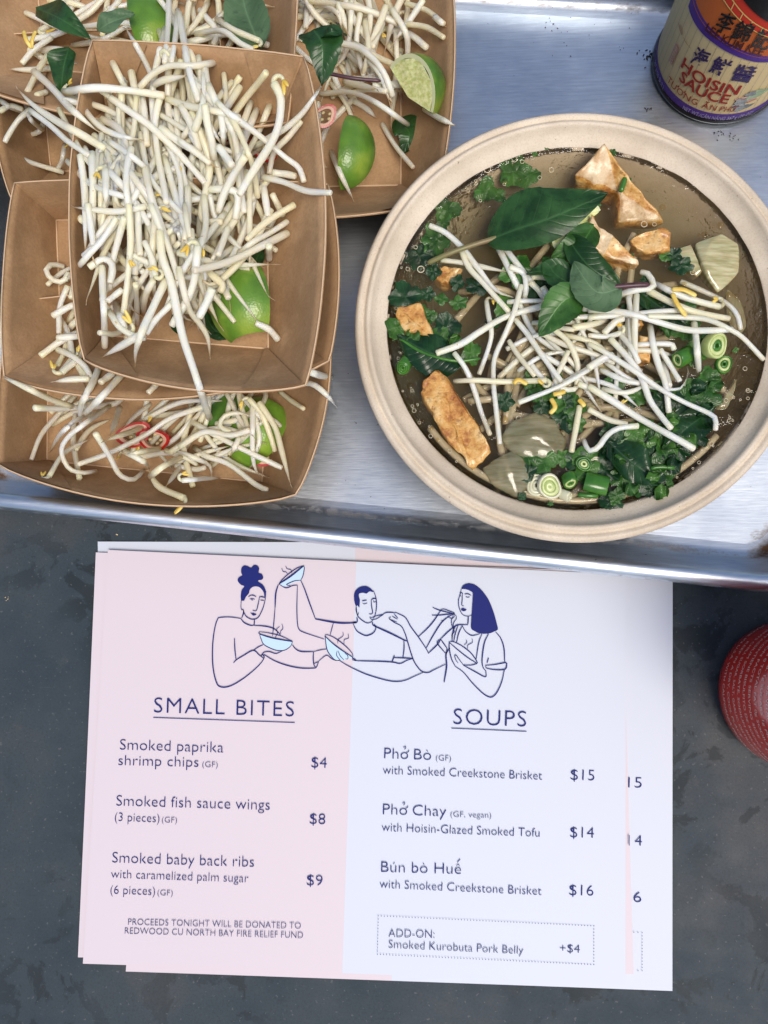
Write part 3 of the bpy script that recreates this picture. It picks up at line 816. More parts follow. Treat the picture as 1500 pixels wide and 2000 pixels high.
# two yellow seed leaves on lime
# ================================================================== tray D (top left), tray B
boat('kraft paper tray at the top left corner, with lime and basil', [(-100, -240), (578, -210), (562, 240), (-70, 158)], (10, 12, 48, 20), .072, [(60, -140), (500, -130), (490, 175), (90, 135)], .034)
LD = 'bean sprout in the tray at the top left corner'
fill(22, box_(90, -20, 470, 120), .045, .0020, LD, g_s, ang=(-35, 40), ln=(80, 170), sink=0, buried=True)
fill(10, box_(90, -20, 480, 110), .045, .0020, LD, g_s, ang=(-35, 40), ln=(80, 170))
leaf('basil_leaf', [(510, 95, .066), (480, 20, .062), (470, -40, .060)], 52, 44, MT['basilback'], 'pale backed basil leaf at the right of the top left tray', 'basil leaf', seed=5)
lime((293, 40), .062, .0165, 80, 100, 25, 'lime wedge showing rind and flesh in the top left tray', 0, 180, k=1.3)
for i, q in enumerate(crop(0, 0, 3, [(130, 370), (200, 290), (300, 220)], [(230, 300), (320, 290), (400, 300)], [(310, 400), (180, 410), (60, 405)],
      [(280, 320), (220, 420), (160, 540)], [(215, 560), (270, 540)], [(420, 100), (550, 20), (620, -20)], [(620, -30), (540, 60), (440, 130)], [(350, -20), (400, 60)],
      [(700, 0), (620, 100)], [(1150, 200), (1300, 180), (1400, 250), (1480, 290)], [(1270, 110), (1380, 180), (1520, 240)], [(1170, 60), (1250, 150), (1270, 200), (1250, 260)],
      [(1220, 20), (1150, 130), (1090, 200)], [(930, -10), (1000, 90), (1050, 200)])):
    lb = {0: 'thick bean sprout leftmost in the top left tray', 2: 'bean sprout with thin brown root pointing left in the top left tray', 10: 'bean sprout with yellow head on the right wall of the top left tray'}.get(i, LD)
    sprout(q[::-1] if i == 10 else q, .055, .0021, lb, g_s, head=(i == 10), tail=(i == 2))
leaf('basil_leaf', [(70, 16, .070), (120, 38, .080), (178, 78, .078)], 32, 26, MT['basil'], 'large dark basil leaf lying across the left of the top left tray', 'basil leaf', seed=1, ser=.02)
leaf('basil_leaf', [(135, 92, .074), (125, 130, .074), (118, 185, .066)], 28, 36, MT['basil'], 'lower dark basil leaf hanging over the edge of the top left tray', 'basil leaf', seed=2, ser=.02)
leaf('basil_leaf', [(190, 60, .078), (215, 45, .080), (262, 26, .078)], 26, 22, MT['basilback'], 'small pale basil leaf left of the lime wedge', 'basil leaf', seed=4)
# yellow seed leaf pair lying at the far left
for k, ((ax, ay), (bx, by)) in enumerate((((62, 95), (46, 60)), ((62, 95), (70, 60)))):
    blob_tube('seed_leaf', [(ax, ay, .068), ((ax + bx) / 2 - 3, (ay + by) / 2, .070), (bx, by, .069)], .0010, MT['cot'], 'yellow seed leaf on the left wall of the top left tray', 'seed leaf', 'fallen yellow seed leaves', 7, flat=.5)
boat('kraft paper tray in the middle of the stack, under the fullest one', [(28, 357), (640, 360), (642, 705), (8, 735)], (8, 22, 62, 10), .068, [(110, 430), (545, 430), (545, 640), (120, 655)], .034)
LB = 'bean sprout in the middle tray of the stack'
fill(12, box_(140, 430, 210, 700), .038, .0020, LB, g_s, ang=(-80, 35), ln=(60, 130), sink=0, buried=True)
fill(10, box_(120, 500, 210, 720), .04, .0020, LB, g_s, ang=(-80, 35), ln=(60, 130))
for i, q in enumerate(crop(0, 450, 3, [(400, 250), (370, 300), (310, 290), (270, 240), (300, 200), (370, 210)], [(395, 330), (350, 450), (345, 600)], [(310, 500), (400, 450), (430, 440)],
      [(340, 630), (460, 620)], [(340, 700), (430, 740), (500, 800), (530, 860)], [(520, 870), (420, 875), (325, 885)], [(580, 800), (540, 900), (480, 1010), (470, 1100), (485, 1190)],
      [(660, 840), (590, 890)], [(710, 850), (620, 950), (500, 1070)], [(920, 900), (870, 950)], [(420, 1030), (300, 990), (150, 920), (-10, 845)])):
    lb = {0: 'bean sprout curled into a ring at the left of the fullest tray', 4: 'bean sprout lying on the lower left wall of the middle tray',
          6: 'bean sprout with brown root dangling over the edge of the middle tray', 10: 'long thin bean sprout root reaching over the left pan edge'}.get(i, LB)
    sprout(q, .06, .0020, lb, g_s, head=False, tail=(i in (5, 6, 10)))
for i, q in enumerate(crop(350, 450, 3, [(740, 820), (830, 850), (890, 860)], [(700, 900), (780, 900), (860, 960), (922, 1035)])):
    sprout(q, .068, .0020, ['bean sprout sticking out between the stacked trays on the right', 'bean sprout drooping over the right corner of the middle tray'][i], g_s, head=False, tail=(i == 1))
# ================================================================== tray A
boat('topmost kraft paper tray, fullest with bean sprouts and one lime', [(180, 78), (593, 110), (597, 752), (164, 702)], (2, 40, 34, 34), .088, [(213, 262), (522, 275), (524, 681), (203, 655)], .050)
LA = 'bean sprout in the heap on the topmost tray'
gA = 'bean sprouts on the topmost tray'
leaf('basil_leaf', [(330, 215, .056), (345, 250, .060), (352, 300, .056)], 20, 24, MT['basil2'], 'green basil leaf half buried near the upper wall of the topmost tray', 'basil leaf', seed=8)
leaf('basil_leaf', [(415, 262, .054), (428, 285, .056), (436, 330, .054)], 12, 16, MT['basil2'], 'green basil leaf just right of centre under sprouts on the topmost tray', 'basil leaf', seed=9)
leaf('basil_leaf', [(352, 655, .052), (343, 630, .056), (350, 590, .054)], 12, 14, MT['basil'], 'sliver of dark basil left of the hanging sprout, topmost tray', 'basil leaf', seed=10)
leaf('basil_leaf', [(462, 655, .0515), (420, 645, .053), (395, 600, .053)], 18, 14, MT['basil'], 'dark basil leaf tucked under the lime wedge on the topmost tray', 'basil leaf', seed=11)
leaf('basil_leaf', [(450, 540, .060), (485, 525, .062), (515, 485, .058)], 26, 24, MT['basil'], 'dark basil leaf above the lime wedge on the topmost tray', 'basil leaf', seed=12)
chili(456, 293, .056, .0055, 20, 'red chili slice in the topmost tray, upper one of two')
chili(520, 290, .056, .0055, -30, 'red chili slice in the topmost tray, nearer its right wall')
chili(430, 345, .056, .0050, 50, 'red chili slice deep under the sprouts of the topmost tray')
lime((470, 588), .064, .0200, 100, 100, -16, 'glossy green lime wedge, rind up, at the foot of the topmost tray', 38, 140, k=1.05)
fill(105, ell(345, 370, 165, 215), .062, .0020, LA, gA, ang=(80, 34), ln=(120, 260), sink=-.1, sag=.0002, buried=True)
fill(48, ell(345, 370, 160, 210), .068, .0020, LA, gA, ang=(82, 30), ln=(130, 260), sink=.1, sag=.0001)
A1 = crop(0, 0, 3, [(600, 700), (700, 760), (760, 900)], [(830, 560), (850, 700), (860, 850)], [(1100, 1100), (1100, 1300), (1080, 1400)], [(620, 1000), (620, 1200)], [(1280, 860), (1350, 970)],
    [(940, 560), (910, 700), (920, 880), (960, 1100), (975, 1190)], [(980, 580), (1100, 620), (1300, 660), (1400, 690)], [(1200, 610), (1215, 700), (1250, 930)], [(1060, 620), (1120, 730), (1170, 880)],
    [(470, 910), (490, 1050), (500, 1200), (500, 1460)], [(540, 900), (545, 1100), (540, 1300), (540, 1480)], [(770, 870), (745, 980), (740, 1120), (765, 1300), (760, 1500)],
    [(850, 980), (870, 1100), (920, 1260), (1010, 1500)], [(850, 1210), (700, 1240), (560, 1230), (440, 1215)], [(940, 750), (1050, 830), (1150, 890), (1230, 960)],
    [(640, 830), (750, 900), (850, 980)], [(750, 1260), (700, 1380), (670, 1500)], [(700, 1280), (600, 1400), (490, 1500)], [(1440, 890), (1390, 1000), (1320, 1140), (1280, 1250)],
    [(450, 580), (560, 720), (680, 790), (830, 820)], [(200, 420), (300, 510), (420, 640), (560, 760)], [(610, 870), (480, 790), (350, 720), (200, 620), (110, 530)],
    [(180, 650), (300, 740), (400, 830), (520, 910)], [(630, 560), (740, 640), (880, 740), (1050, 900), (1200, 1070)], [(860, 520), (960, 470), (1090, 445)],
    [(375, 540), (560, 515), (760, 530), (960, 560)], [(370, 590), (440, 600), (480, 620)], [(990, -20), (985, 150), (965, 370)], [(1040, 60), (1030, 200), (1005, 370)],
    [(1050, 80), (1080, 250), (1110, 420), (1165, 590)], [(1340, 350), (1150, 385), (1000, 385), (900, 430), (820, 510)], [(900, 470), (850, 360), (800, 270), (740, 170)],
    [(1230, 1110), (1350, 1110), (1395, 1150), (1380, 1280)], [(1140, 760), (1170, 680), (1190, 600), (1180, 540)])
UA = {25: 'straight white bean sprout lying across the upper left of the heap', 30: 'translucent bean sprout with curled yellow head pointing right above the heap',
      31: 'bean sprout with brown root pointing up, over the upper edge of the topmost tray', 21: 'long bean sprout with brown root reaching far left over the topmost tray',
      23: 'long bluish white bean sprout slanting down right across the heap', 29: 'bean sprout bridging the top left tray and the topmost tray',
      27: 'pair of upright bean sprouts over the upper rim, the left one', 32: 'bent greyish translucent bean sprout in the middle of the heap', 33: 'brown tipped bean sprout standing against the upper wall of the topmost tray'}
for i, q in enumerate(A1):
    sprout(q, .075, .0021, UA.get(i, LA), gA, head=(i in (30, 19, 25, 3)), tail=(i in (21, 31, 33, 13, 24) or (i not in UA and random.random() < .3)), sink=.3)
A2 = crop(350, 90, 4.839, [(770, 1150), (800, 1350), (840, 1600)], [(980, 1600), (880, 1400)], [(0, 890), (150, 1000), (290, 1110)], [(240, 560), (270, 750), (310, 900), (330, 1060)],
    [(890, 1200), (1000, 1210), (1100, 1230)], [(370, 950), (440, 1040), (500, 1130)], [(620, 1050), (520, 1200), (420, 1400), (370, 1560)],
    [(470, 640), (560, 800), (640, 980), (700, 1150), (745, 1430)], [(1150, 710), (1040, 850), (900, 1000), (850, 1200)], [(700, 960), (880, 850), (1000, 780), (1150, 650), (1250, 520), (1360, 350)],
    [(360, 530), (450, 620), (560, 700), (800, 880), (1000, 1050), (1130, 1150), (1180, 1280)], [(800, 1240), (1000, 1290), (1200, 1370), (1430, 1385)],
    [(900, 360), (955, 470), (960, 600), (930, 780), (850, 950), (700, 1180), (570, 1400)])
U2 = {9: 'bean sprout with brown root reaching over the right edge towards the tall tray', 10: 'long curved bean sprout crossing the upper right of the heap', 11: 'bean sprout sticking out over the right rim of the topmost tray',
      12: 'long bean sprout with yellow hanging head, upper right of the topmost tray', 4: 'short bean sprout on the right wall below the crossing sprouts'}
for i, q in enumerate(A2): sprout(q, .078, .0021, U2.get(i, LA), gA, head=(i == 12), tail=(i == 9), sink=.35)
A3 = crop(130, 400, 5.769, [(240, 0), (300, 450)], [(800, 50), (810, 300), (830, 560)], [(780, 900), (790, 1100), (795, 1340)], [(980, 850), (900, 1000), (860, 1220)],
    [(650, 150), (580, 400), (520, 650), (480, 950)], [(400, 700), (410, 1000), (425, 1300), (430, 1600)], [(560, 150), (400, 400), (250, 560), (0, 860)],
    [(260, 700), (400, 610), (500, 650), (520, 760), (490, 870)], [(620, 960), (470, 1080)], [(650, 1400), (600, 1250), (540, 1090)], [(480, 1200), (600, 1380), (750, 1470), (880, 1500)],
    [(1200, 1100), (1000, 1300), (900, 1450)], [(860, 1450), (700, 1540), (430, 1700)], [(1120, 850), (1000, 1100), (850, 1430), (780, 1650), (775, 1790)],
    [(700, 0), (720, 400), (690, 800), (640, 1250)], [(1000, 800), (960, 600), (880, 420)], [(950, 0), (1050, 250), (1150, 480), (1260, 840)],
    [(1050, 300), (1080, 600), (1180, 880), (1280, 1130), (1420, 1700)][:3] + [(1300, 1450), (1430, 1850), (1610, 2400)])
U3 = {17: 'longest bean sprout, hanging down over the lower wall and rim of the topmost tray', 6: 'straight bean sprout poking out over the left rim of the topmost tray', 5: 'upright white bean sprout ending on the lower left wall of the topmost tray',
      12: 'bean sprout with pointed tip crossing low on the lower left wall, topmost tray', 13: 'thick white bean sprout tapering to a brown point at the foot of the heap', 7: 'bean sprout curled back on itself by the left wall of the topmost tray'}
for i, q in enumerate(A3): sprout(q, .072, .0021 if i != 13 else .0027, U3.get(i, LA), gA, head=(i in (15, 9)), tail=(i in (12, 13)), sink=.35, sag=0 if i == 17 else .00006)
A4 = crop(350, 400, 4.839, [(60, 0), (70, 150), (100, 300)], [(850, 390), (850, 510)], [(310, 800), (270, 900), (190, 1060)], [(460, 220), (420, 330), (370, 470)], [(0, 600), (40, 800), (100, 1000), (200, 1130), (270, 1260), (290, 1430)],
    [(1020, 160), (850, 270), (700, 350), (560, 460)], [(1090, 0), (900, 110), (750, 220), (640, 330)], [(1020, 270), (800, 380), (600, 480), (400, 560), (140, 620)], [(240, 600), (350, 700), (410, 760), (390, 820)], [(930, 1270), (850, 1180), (730, 1120)])
U4 = {7: 'thick bean sprout with brown streak lying just above the lime wedge', 6: 'bean sprout pointing to the right wall, uppermost of three above the lime', 8: 'small curled bean sprout resting on the lime wedge', 9: 'short greenish bean sprout stub at the tray corner right of the lime',
      4: 'bean sprout passing left of the lime down to the tray floor crease'}
for i, q in enumerate(A4): sprout(q, .070, .0021 if i != 7 else .0026, U4.get(i, LA), gA, head=False, tail=(i in (4,)), sink=.35)
# torn basil leaf with its purple stem on top of the tall tray
blob_tube('basil_twig', [(640, 143, .058), (690, 153, .052), (744, 158, .050)], .0009, MT['stem'], 'dark purple basil stem lying across the sprouts in the tall tray', 'stem')
leaf('basil_leaf', [(612, 58, .090), (630, 90, .092), (628, 168, .084)], 46, 40, MT['basil'], 'dark torn basil leaf hanging between the topmost tray and the tall tray', 'basil leaf', seed=14, pw=.45, ser=.10, curl=.25)
leaf('basil_leaf', [(625, 75, .091), (650, 62, .094), (678, 70, .088)], 13, 16, MT['basil'], 'curled black green basil tip beside the torn leaf', 'basil leaf', seed=15, curl=.6)
# ================================================================== soup bowl
ZR, ZB = .0600, .052
bc = P(1127, 622, ZR); BC = (bc.x, bc.y)
br = .0996; k_ = 1.0; RB = .0843
bowl = empty('soup_bowl', (BC[0], BC[1], .0035)); tag(bowl, 'round tan moulded fibre bowl filled with noodle soup', 'bowl')
outer = [(.0, .0045), (.034, .0045), (.038, .0036), (.052, .0038), (.060, .008), (.074, .026), (.084, .042), (.0900, .0490), (.0945, .0528), (.0978, .0542)]
lip = [(.0978, .0542), (.0990, .0548), (.0996, .0562), (.0994, .0578), (.0984, .0590), (.0972, .0594), (.0963, .0584), (.0955, .0581), (.0948, .0592), (.0940, .0600), (.0931, .0601), (.0923, .0594), (.0917, .0582)]
inner = [(.0917, .0582), (.0908, .0568), (.0895, .0555), (.0873, .0543), (.0856, .0534), (.0850, .0530), (.0844, .0520), (.0838, .0505), (.080, .042), (.072, .028), (.057, .012), (.030, .0085), (0.0001, .0085)]
c0 = (BC[0], BC[1], 0)
for nm, pr in (('bowl_wall', outer), ('rolled_lip', lip), ('inner_wall', inner)):
    V, F = lathe(pr, c0, 144, wob=.0024); F = [tuple(reversed(f)) for f in F] if False else F
    make(nm, V, F, MT['fibre'], bowl)
for i in range(HW):
    for j in range(HH):
        d = math.hypot(HX0 + i * HC - BC[0], HY0 + j * HC - BC[1])
        if d < RB: HM[i, j] = ZB - .0015
        elif d < br: HM[i, j] = ZB + (d - RB) / (br - RB) * (ZR - ZB + .001)
# broth with raised meniscus and shallow ripples
V, F = [], []; NR, NA = 64, 160
V.append((BC[0], BC[1], ZB))
from mathutils import noise as mn
RR = [(RB - .0045) * (i / 50) ** .9 for i in range(1, 51)] + [RB - .0045 + .0052 * i / 18 for i in range(1, 19)]; NR = len(RR)
for i in range(1, NR + 1):
    r = RR[i - 1]
    for k in range(NA):
        a = 2 * math.pi * k / NA; x = BC[0] + r * math.cos(a); y = BC[1] + r * math.sin(a)
        e = max(0, 1 - (RB - r) / .0028)
        rip = 0.00045 * mn.noise(Vector((x * 110, y * 110, 0))) + .00022 * mn.noise(Vector((x * 260, y * 260, 3)))
        e2 = math.exp(-max(0, RB + .0004 - r) / .0011) * (1.0 + .5 * mn.noise(Vector((math.cos(a) * 9, math.sin(a) * 9, 1))))
        V.append((x, y, ZB + rip * (1 - e) + .0014 * e2))
for k in range(NA): F.append((0, 1 + k, 1 + (k + 1) % NA))
for i in range(NR - 1):
    for k in range(NA):
        a = 1 + i * NA + k; b = 1 + i * NA + (k + 1) % NA; F.append((a, a + NA, b + NA, b))
nb = len(V)
for z_, r_ in ((.0505, .0835), (.042, .0795), (.028, .0715), (.013, .0565), (.0095, .030)):
    for k in range(NA):
        a = 2 * math.pi * k / NA; V.append((BC[0] + r_ * k_ * math.cos(a), BC[1] + r_ * k_ * math.sin(a), z_))
for i in range(5):
    o0 = 1 + (NR - 1) * NA if i == 0 else nb + (i - 1) * NA; o1 = nb + i * NA
    for k in range(NA): F.append((o0 + k, o1 + k, o1 + (k + 1) % NA, o0 + (k + 1) % NA))
F.append(tuple(nb + 4 * NA + k for k in reversed(range(NA))))
broth = make('broth', V, F, MT['broth']); tag(broth, 'clear brown noodle broth filling the fibre bowl', 'broth')
def bub(px, py, r):
    p = P(px, py, ZB + .0005); n = 18; path = [p + Vector((r * math.cos(2 * math.pi * k / n), r * math.sin(2 * math.pi * k / n), 0)) for k in range(n + 1)]
    return tube(path, [max(.00011, r * .13)] * (n + 1), 5)
def join3(parts):
    V, F = [], []
    for v, f in parts:
        o = len(V); V += [tuple(x) for x in v]; F += [tuple(i + o for i in q) for q in f]
    return V, F
bl = [(1077, 332, 5), (1054, 347, 4), (822, 526, 7), (780, 553, 4), (832, 570, 4), (819, 584, 3), (952, 331, 7), (958, 322, 5), (1005, 312, 5), (1020, 316, 4), (1010, 305, 3), (1040, 308, 4),
      (938, 392, 3), (985, 360, 3), (1258, 438, 6), (1278, 438, 4), (1353, 532, 5), (1199, 1000, 4), (1318, 890, 5), (1247, 884, 5), (1356, 712, 3), (1364, 644, 4), (1320, 797, 5),
      (1246, 792, 4), (1418, 782, 4), (1432, 776, 3), (1455, 720, 4), (1013, 817, 5), (1110, 915, 5), (1270, 595, 3), (1357, 717, 3), (1322, 794, 6), (1200, 795, 4), (778, 700, 3)]
for k in range(45):
    a = R(random.choice([random.uniform(95, 175), random.uniform(180, 235), random.uniform(290, 350)])); q = RB - random.uniform(.0005, .005)
    x, y = BC[0] + q * math.cos(a), BC[1] + q * math.sin(a); bl.append(((x, y), None, random.choice([2, 2, 2, 3, 3, 4])))
parts = []
for b in bl:
    if b[1] is None:
        # world position
        r = b[2] * .00022; v, f = bub(0, 0, r); p = P(0, 0, ZB + .0005)
        parts.append(([(q[0] - p.x + b[0][0], q[1] - p.y + b[0][1], q[2]) for q in v], f))
    else: parts.append(bub(b[0], b[1], b[2] * .00022))
V, F = join3(parts); o = make('surface_bubbles', V, F, MT['bubble'], broth); tag(o, kind='stuff')
parts = []; ro = random.Random(9)  # small oil domes added so the broth surface catches sky glints
for k in range(150):
    a = ro.uniform(0, 6.283); q = RB * math.sqrt(ro.uniform(.05, .96)); r = ro.choice([.0004, .0006, .0008, .0011, .0016]); x, y = BC[0] + q * math.cos(a), BC[1] + q * math.sin(a); V, F = [], []; n, m = 14, 4
    for i in range(m + 1):
        t_ = R(85 * i / m)
        for j in range(n): b = 2 * math.pi * j / n; V.append((x + r * math.cos(t_) * math.cos(b), y + r * math.cos(t_) * math.sin(b), ZB + .0002 + r * math.sin(t_) * .35))
    for i in range(m):
        for j in range(n): a_ = i * n + j; b_ = i * n + (j + 1) % n; F.append((a_, b_, b_ + n, a_ + n))
    parts.append((V, F))
V, F = join3(parts); o = make('added_oil_droplets', V, F, MT['oil'], broth); tag(o, kind='stuff')
# ---- noodles just under the surface
random.seed(21)
for k in range(56):
    if k < 3:
        a0 = [250, 285, 215][k]; pts = []
        for j in range(6):
            a = R(a0 + j * 7); q = RB - .004; pts.append((BC[0] + q * math.cos(a), BC[1] + q * math.sin(a), .0495))
    else:
        cx, cy = random.uniform(-.03, .035), random.uniform(-.045, .015); a = random.uniform(0, 6.3); L = random.uniform(.02, .04); b = random.uniform(-.6, .6) * L
        pts = [(BC[0] + cx + math.cos(a) * t * L - math.sin(a) * b * (1 - t * t) , BC[1] + cy + math.sin(a) * t * L + math.cos(a) * b * (1 - t * t), .0475 + random.uniform(-.004, .0028)) for t in (-1, -.5, 0, .5, 1)]
    pts = spline(pts, 16); v, f = tube(pts, [.0017] * 16, 8)
    o = make('rice_noodle', v, f, MT['noodle']); tag(o, 'pale rice noodle showing just below the broth surface', 'noodle', 'rice noodles in the soup')
# ---- tofu
def chunk(name, top, tris, z0, mats, label, sub=3, amp=.0010, seed=0):
    """top: [(px,py,z)], tris: [(i,j,k,mat)], sides drop to z0"""
    T = [P(*q) for q in top]; V = list(T); F, MI = [], []
    n = len(T)
    for t_ in tris: F.append(t_[:3]); MI.append(t_[3])
    # boundary edges
    cnt = {}
    for f in F:
        for a, b in ((f[0], f[1]), (f[1], f[2]), (f[2], f[0])): cnt[(a, b)] = 1
    bd = [(a, b) for a, b in cnt if (b, a) not in cnt]
    low = {}
    cen = sum(T, Vector()) / n
    for i in range(n):
        p = T[i]; q = Vector((p.x, p.y, z0)); d = (cen - q); d.z = 0; low[i] = len(V); V.append(q + d * .08)
    for a, b in bd: F.append((b, a, low[a], low[b])); MI.append(0)
    bm = bmesh.new(); vs = [bm.verts.new(v) for v in V]
    for f, m_ in zip(F, MI):
        try: ff = bm.faces.new([vs[i] for i in f]); ff.material_index = m_
        except ValueError: pass
    bmesh.ops.delete(bm, geom=[v for v in bm.verts if not v.link_faces], context='VERTS')
    bmesh.ops.recalc_face_normals(bm, faces=bm.faces[:])
    for _ in range(sub): bmesh.ops.subdivide_edges(bm, edges=bm.edges[:], cuts=1, use_grid_fill=True)
    for _ in range(4): bmesh.ops.smooth_vert(bm, verts=bm.verts[:], factor=.35, use_axis_x=True, use_axis_y=True, use_axis_z=True)
    bm.verts.ensure_lookup_table()
    for v in bm.verts:
        q = v.co * 190; v.co += Vector((mn.noise(q), mn.noise(q + Vector((9, 3, seed))), mn.noise(q + Vector((2, 7, 5))))) * amp
        q = v.co * 520; v.co += Vector((mn.noise(q), mn.noise(q + Vector((9, 3, 1))), mn.noise(q + Vector((2, 7, 5))))) * amp * .45
    me = bpy.data.meshes.new(name); bm.to_mesh(me); bm.free()
    for m_ in mats: me.materials.append(m_)
    me.polygons.foreach_set('use_smooth', [True] * len(me.polygons))
    o = bpy.data.objects.new(name, me); COL.objects.link(o)
    c = sum((v.co for v in me.vertices), Vector()) / len(me.vertices)
    me.transform(Matrix.Translation(-c)); o.location = c
    tag(o, label, 'tofu' if 'tofu' in name else 'onion', 'smoked tofu pieces' if 'tofu' in name else 'onion pieces'); hmesh(o, 1.2)
    return o
def fan(n, mi=0): return [(0, i + 1, i, mi) if False else (0, i, i + 1, mi) for i in range(1, n - 1)]
sk = [MT['skin'], MT['cut']]
chunk('tofu_piece', [(1181, 272, .0655), (1121, 343, .0585), (1160, 362, .0560), (1205, 372, .0530), (1226, 340, .0600), (1304, 434, .0495), (1206, 436, .0490)],
      [(0, 1, 2, 1), (0, 2, 3, 1), (0, 3, 4, 0), (4, 3, 5, 0), (3, 6, 5, 1)], .040, sk, 'big wedge of fried tofu with cream cut face at the top of the soup', seed=1)
chunk('tofu_piece', [(1156, 413, .0600), (1142, 474, .0580), (1180, 500, .0570), (1250, 519, .0545), (1248, 505, .0560), (1198, 458, .0590), (1172, 438, .0600)],
      [(0, 1, 6, 1), (6, 1, 5, 1), (5, 1, 2, 1), (5, 2, 4, 0), (2, 3, 4, 1)], .044, sk, 'crescent of fried tofu just below the large basil leaf', seed=2)
chunk('tofu_piece', [(1231, 469, .054), (1237, 480, .0535), (1265, 496, .054), (1293, 490, .055), (1314, 486, .056), (1315, 453, .057), (1300, 441, .057), (1259, 452, .056)],
      fan(8), .045, sk, 'small browned tofu piece left of the pale onion', seed=3)
chunk('tofu_piece', [(775, 598, .0545), (772, 616, .0545), (793, 650, .055), (838, 654, .056), (856, 678, .054), (836, 620, .057), (820, 586, .057)],
      fan(7), .044, sk, 'tofu strip standing at the left wall of the bowl', seed=4)
chunk('tofu_piece', [(856, 718, .056), (823, 746, .056), (821, 768, .056), (838, 797, .057), (876, 863, .0575), (905, 888, .057), (914, 910, .056), (926, 918, .055), (958, 884, .058), (958, 872, .0585), (915, 805, .060), (874, 741, .059)],
      fan(12), .046, sk, 'largest tofu strip, golden brown, floating at the lower left of the bowl', seed=5)
chunk('tofu_piece', [(1248, 653, .056), (1246, 700, .055), (1269, 708, .055), (1273, 681, .057), (1266, 655, .057)], fan(5), .045, sk, 'small tofu corner showing through the sprouts beside the scallions', seed=6)
chunk('tofu_piece', [(840, 533, .0515), (860, 556, .0515), (890, 552, .0515), (906, 524, .052), (870, 518, .052)], fan(5), .043, sk, 'half sunken tofu piece under the stem of the large basil leaf', seed=7)
chunk('tofu_piece', [(1190, 600, .0535), (1195, 625, .053), (1235, 640, .053), (1262, 636, .053), (1240, 600, .054)], fan(5), .045, sk, 'tofu piece hidden below the crossing sprouts on the right', seed=8)
# ---- onion petals
def onion(pts, z, bend, label, seed=0, ang=0):
    T = [P(a, b, z) for a, b in pts]; cen = sum(T, Vector()) / len(T); N, Mx = 14, len(T) * 4
    ring = [T[i // 4].lerp(T[(i // 4 + 1) % len(T)], (i % 4) / 4) for i in range(Mx)]
    for _ in range(1): ring = [(ring[i - 1] + ring[i] * 2 + ring[(i + 1) % Mx]) / 4 for i in range(Mx)]
    rad = max((p - cen).length for p in ring); V, UV, F = [], [], []
    ca, sa = math.cos(R(ang)), math.sin(R(ang))
    for i in range(N + 1):
        q = i / N
        for p in ring:
            w_ = cen.lerp(p, q); d = w_ - cen; x_ = d.x * ca + d.y * sa; y_ = -d.x * sa + d.y * ca
            w_.z = z + bend * (1 - (y_ / rad) ** 2) - .0012 * q ** 6 + .0004 * mn.noise(Vector((x_ * 160, y_ * 160, seed)))
            V.append(w_); UV.append((x_ / rad * .5 + .5, y_ / rad * .5 + .5))
    m0 = len(V)
    for k in range(Mx): v = V[N * Mx + k]; V.append(v + Vector((0, 0, -.003)) + (cen - v) * .05); UV.append(UV[N * Mx + k])
    for i in range(N):
        for k in range(Mx): a = i * Mx + k; b = i * Mx + (k + 1) % Mx; F.append((a, a + Mx, b + Mx, b))
    for k in range(Mx): a = N * Mx + k; b = N * Mx + (k + 1) % Mx; F.append((a, m0 + k, m0 + (k + 1) % Mx, b))
    F = upface(V, F, Vector((0, 0, 1)))
    o = make('onion_petal', V, F, MT['onion'], uv=UV); tag(o, label, 'onion', 'onion pieces'); hmesh(o, 1)
chunk('onion_piece', [(1356, 474, .0530), (1412, 454, .0545), (1446, 476, .0535), (1446, 532, .0525), (1402, 574, .0520), (1376, 530, .0560), (1384, 478, .0560)],
      [(0, 5, 6, 0), (0, 6, 1, 0), (6, 5, 2, 0), (1, 6, 2, 0), (2, 5, 3, 0), (3, 5, 4, 0)], .047, [MT['onionflesh']], 'pale yellow folded onion piece near the right wall of the bowl', amp=.0004, seed=11)
chunk('onion_piece', [(1318, 486, .0525), (1350, 474, .0535), (1374, 530, .0530), (1362, 542, .0520), (1326, 512, .0520)], fan(5), .046, [MT['onionflesh']], 'translucent onion piece just left of the pale one', amp=.0004, seed=12)
chunk('onion_piece', [(1046, 848, .0580), (974, 854, .0530), (1002, 820, .0542), (1046, 804, .0548), (1086, 820, .0540), (1108, 862, .0530), (1098, 902, .0520), (1044, 898, .0528), (1002, 888, .0530)],
      [(0, a_, a_ % 8 + 1, 0) for a_ in range(1, 9)], .047, [MT['oniondark']], 'large domed clear onion piece in the lower part of the soup', amp=.0006, seed=13)
chunk('onion_piece', [(992, 922, .0562), (940, 914, .0525), (974, 892, .0535), (1002, 876, .0530), (1024, 898, .0540), (1044, 936, .0530), (1014, 976, .0522), (966, 952, .0528)],
      [(0, a_, a_ % 7 + 1, 0) for a_ in range(1, 8)], .047, [MT['oniondark']], 'dark clear onion piece at the bottom left of the soup', amp=.0006, seed=14)
onion([(1395, 800), (1440, 735), (1437, 760), (1420, 800)], .0515, .0008, 'glassy sliver of onion at the lower right of the soup', 5, 60)
onion([(1420, 560), (1450, 590), (1460, 640), (1435, 660), (1420, 610)], .0505, .0006, 'sunken onion piece against the right wall of the bowl', 6, 80)
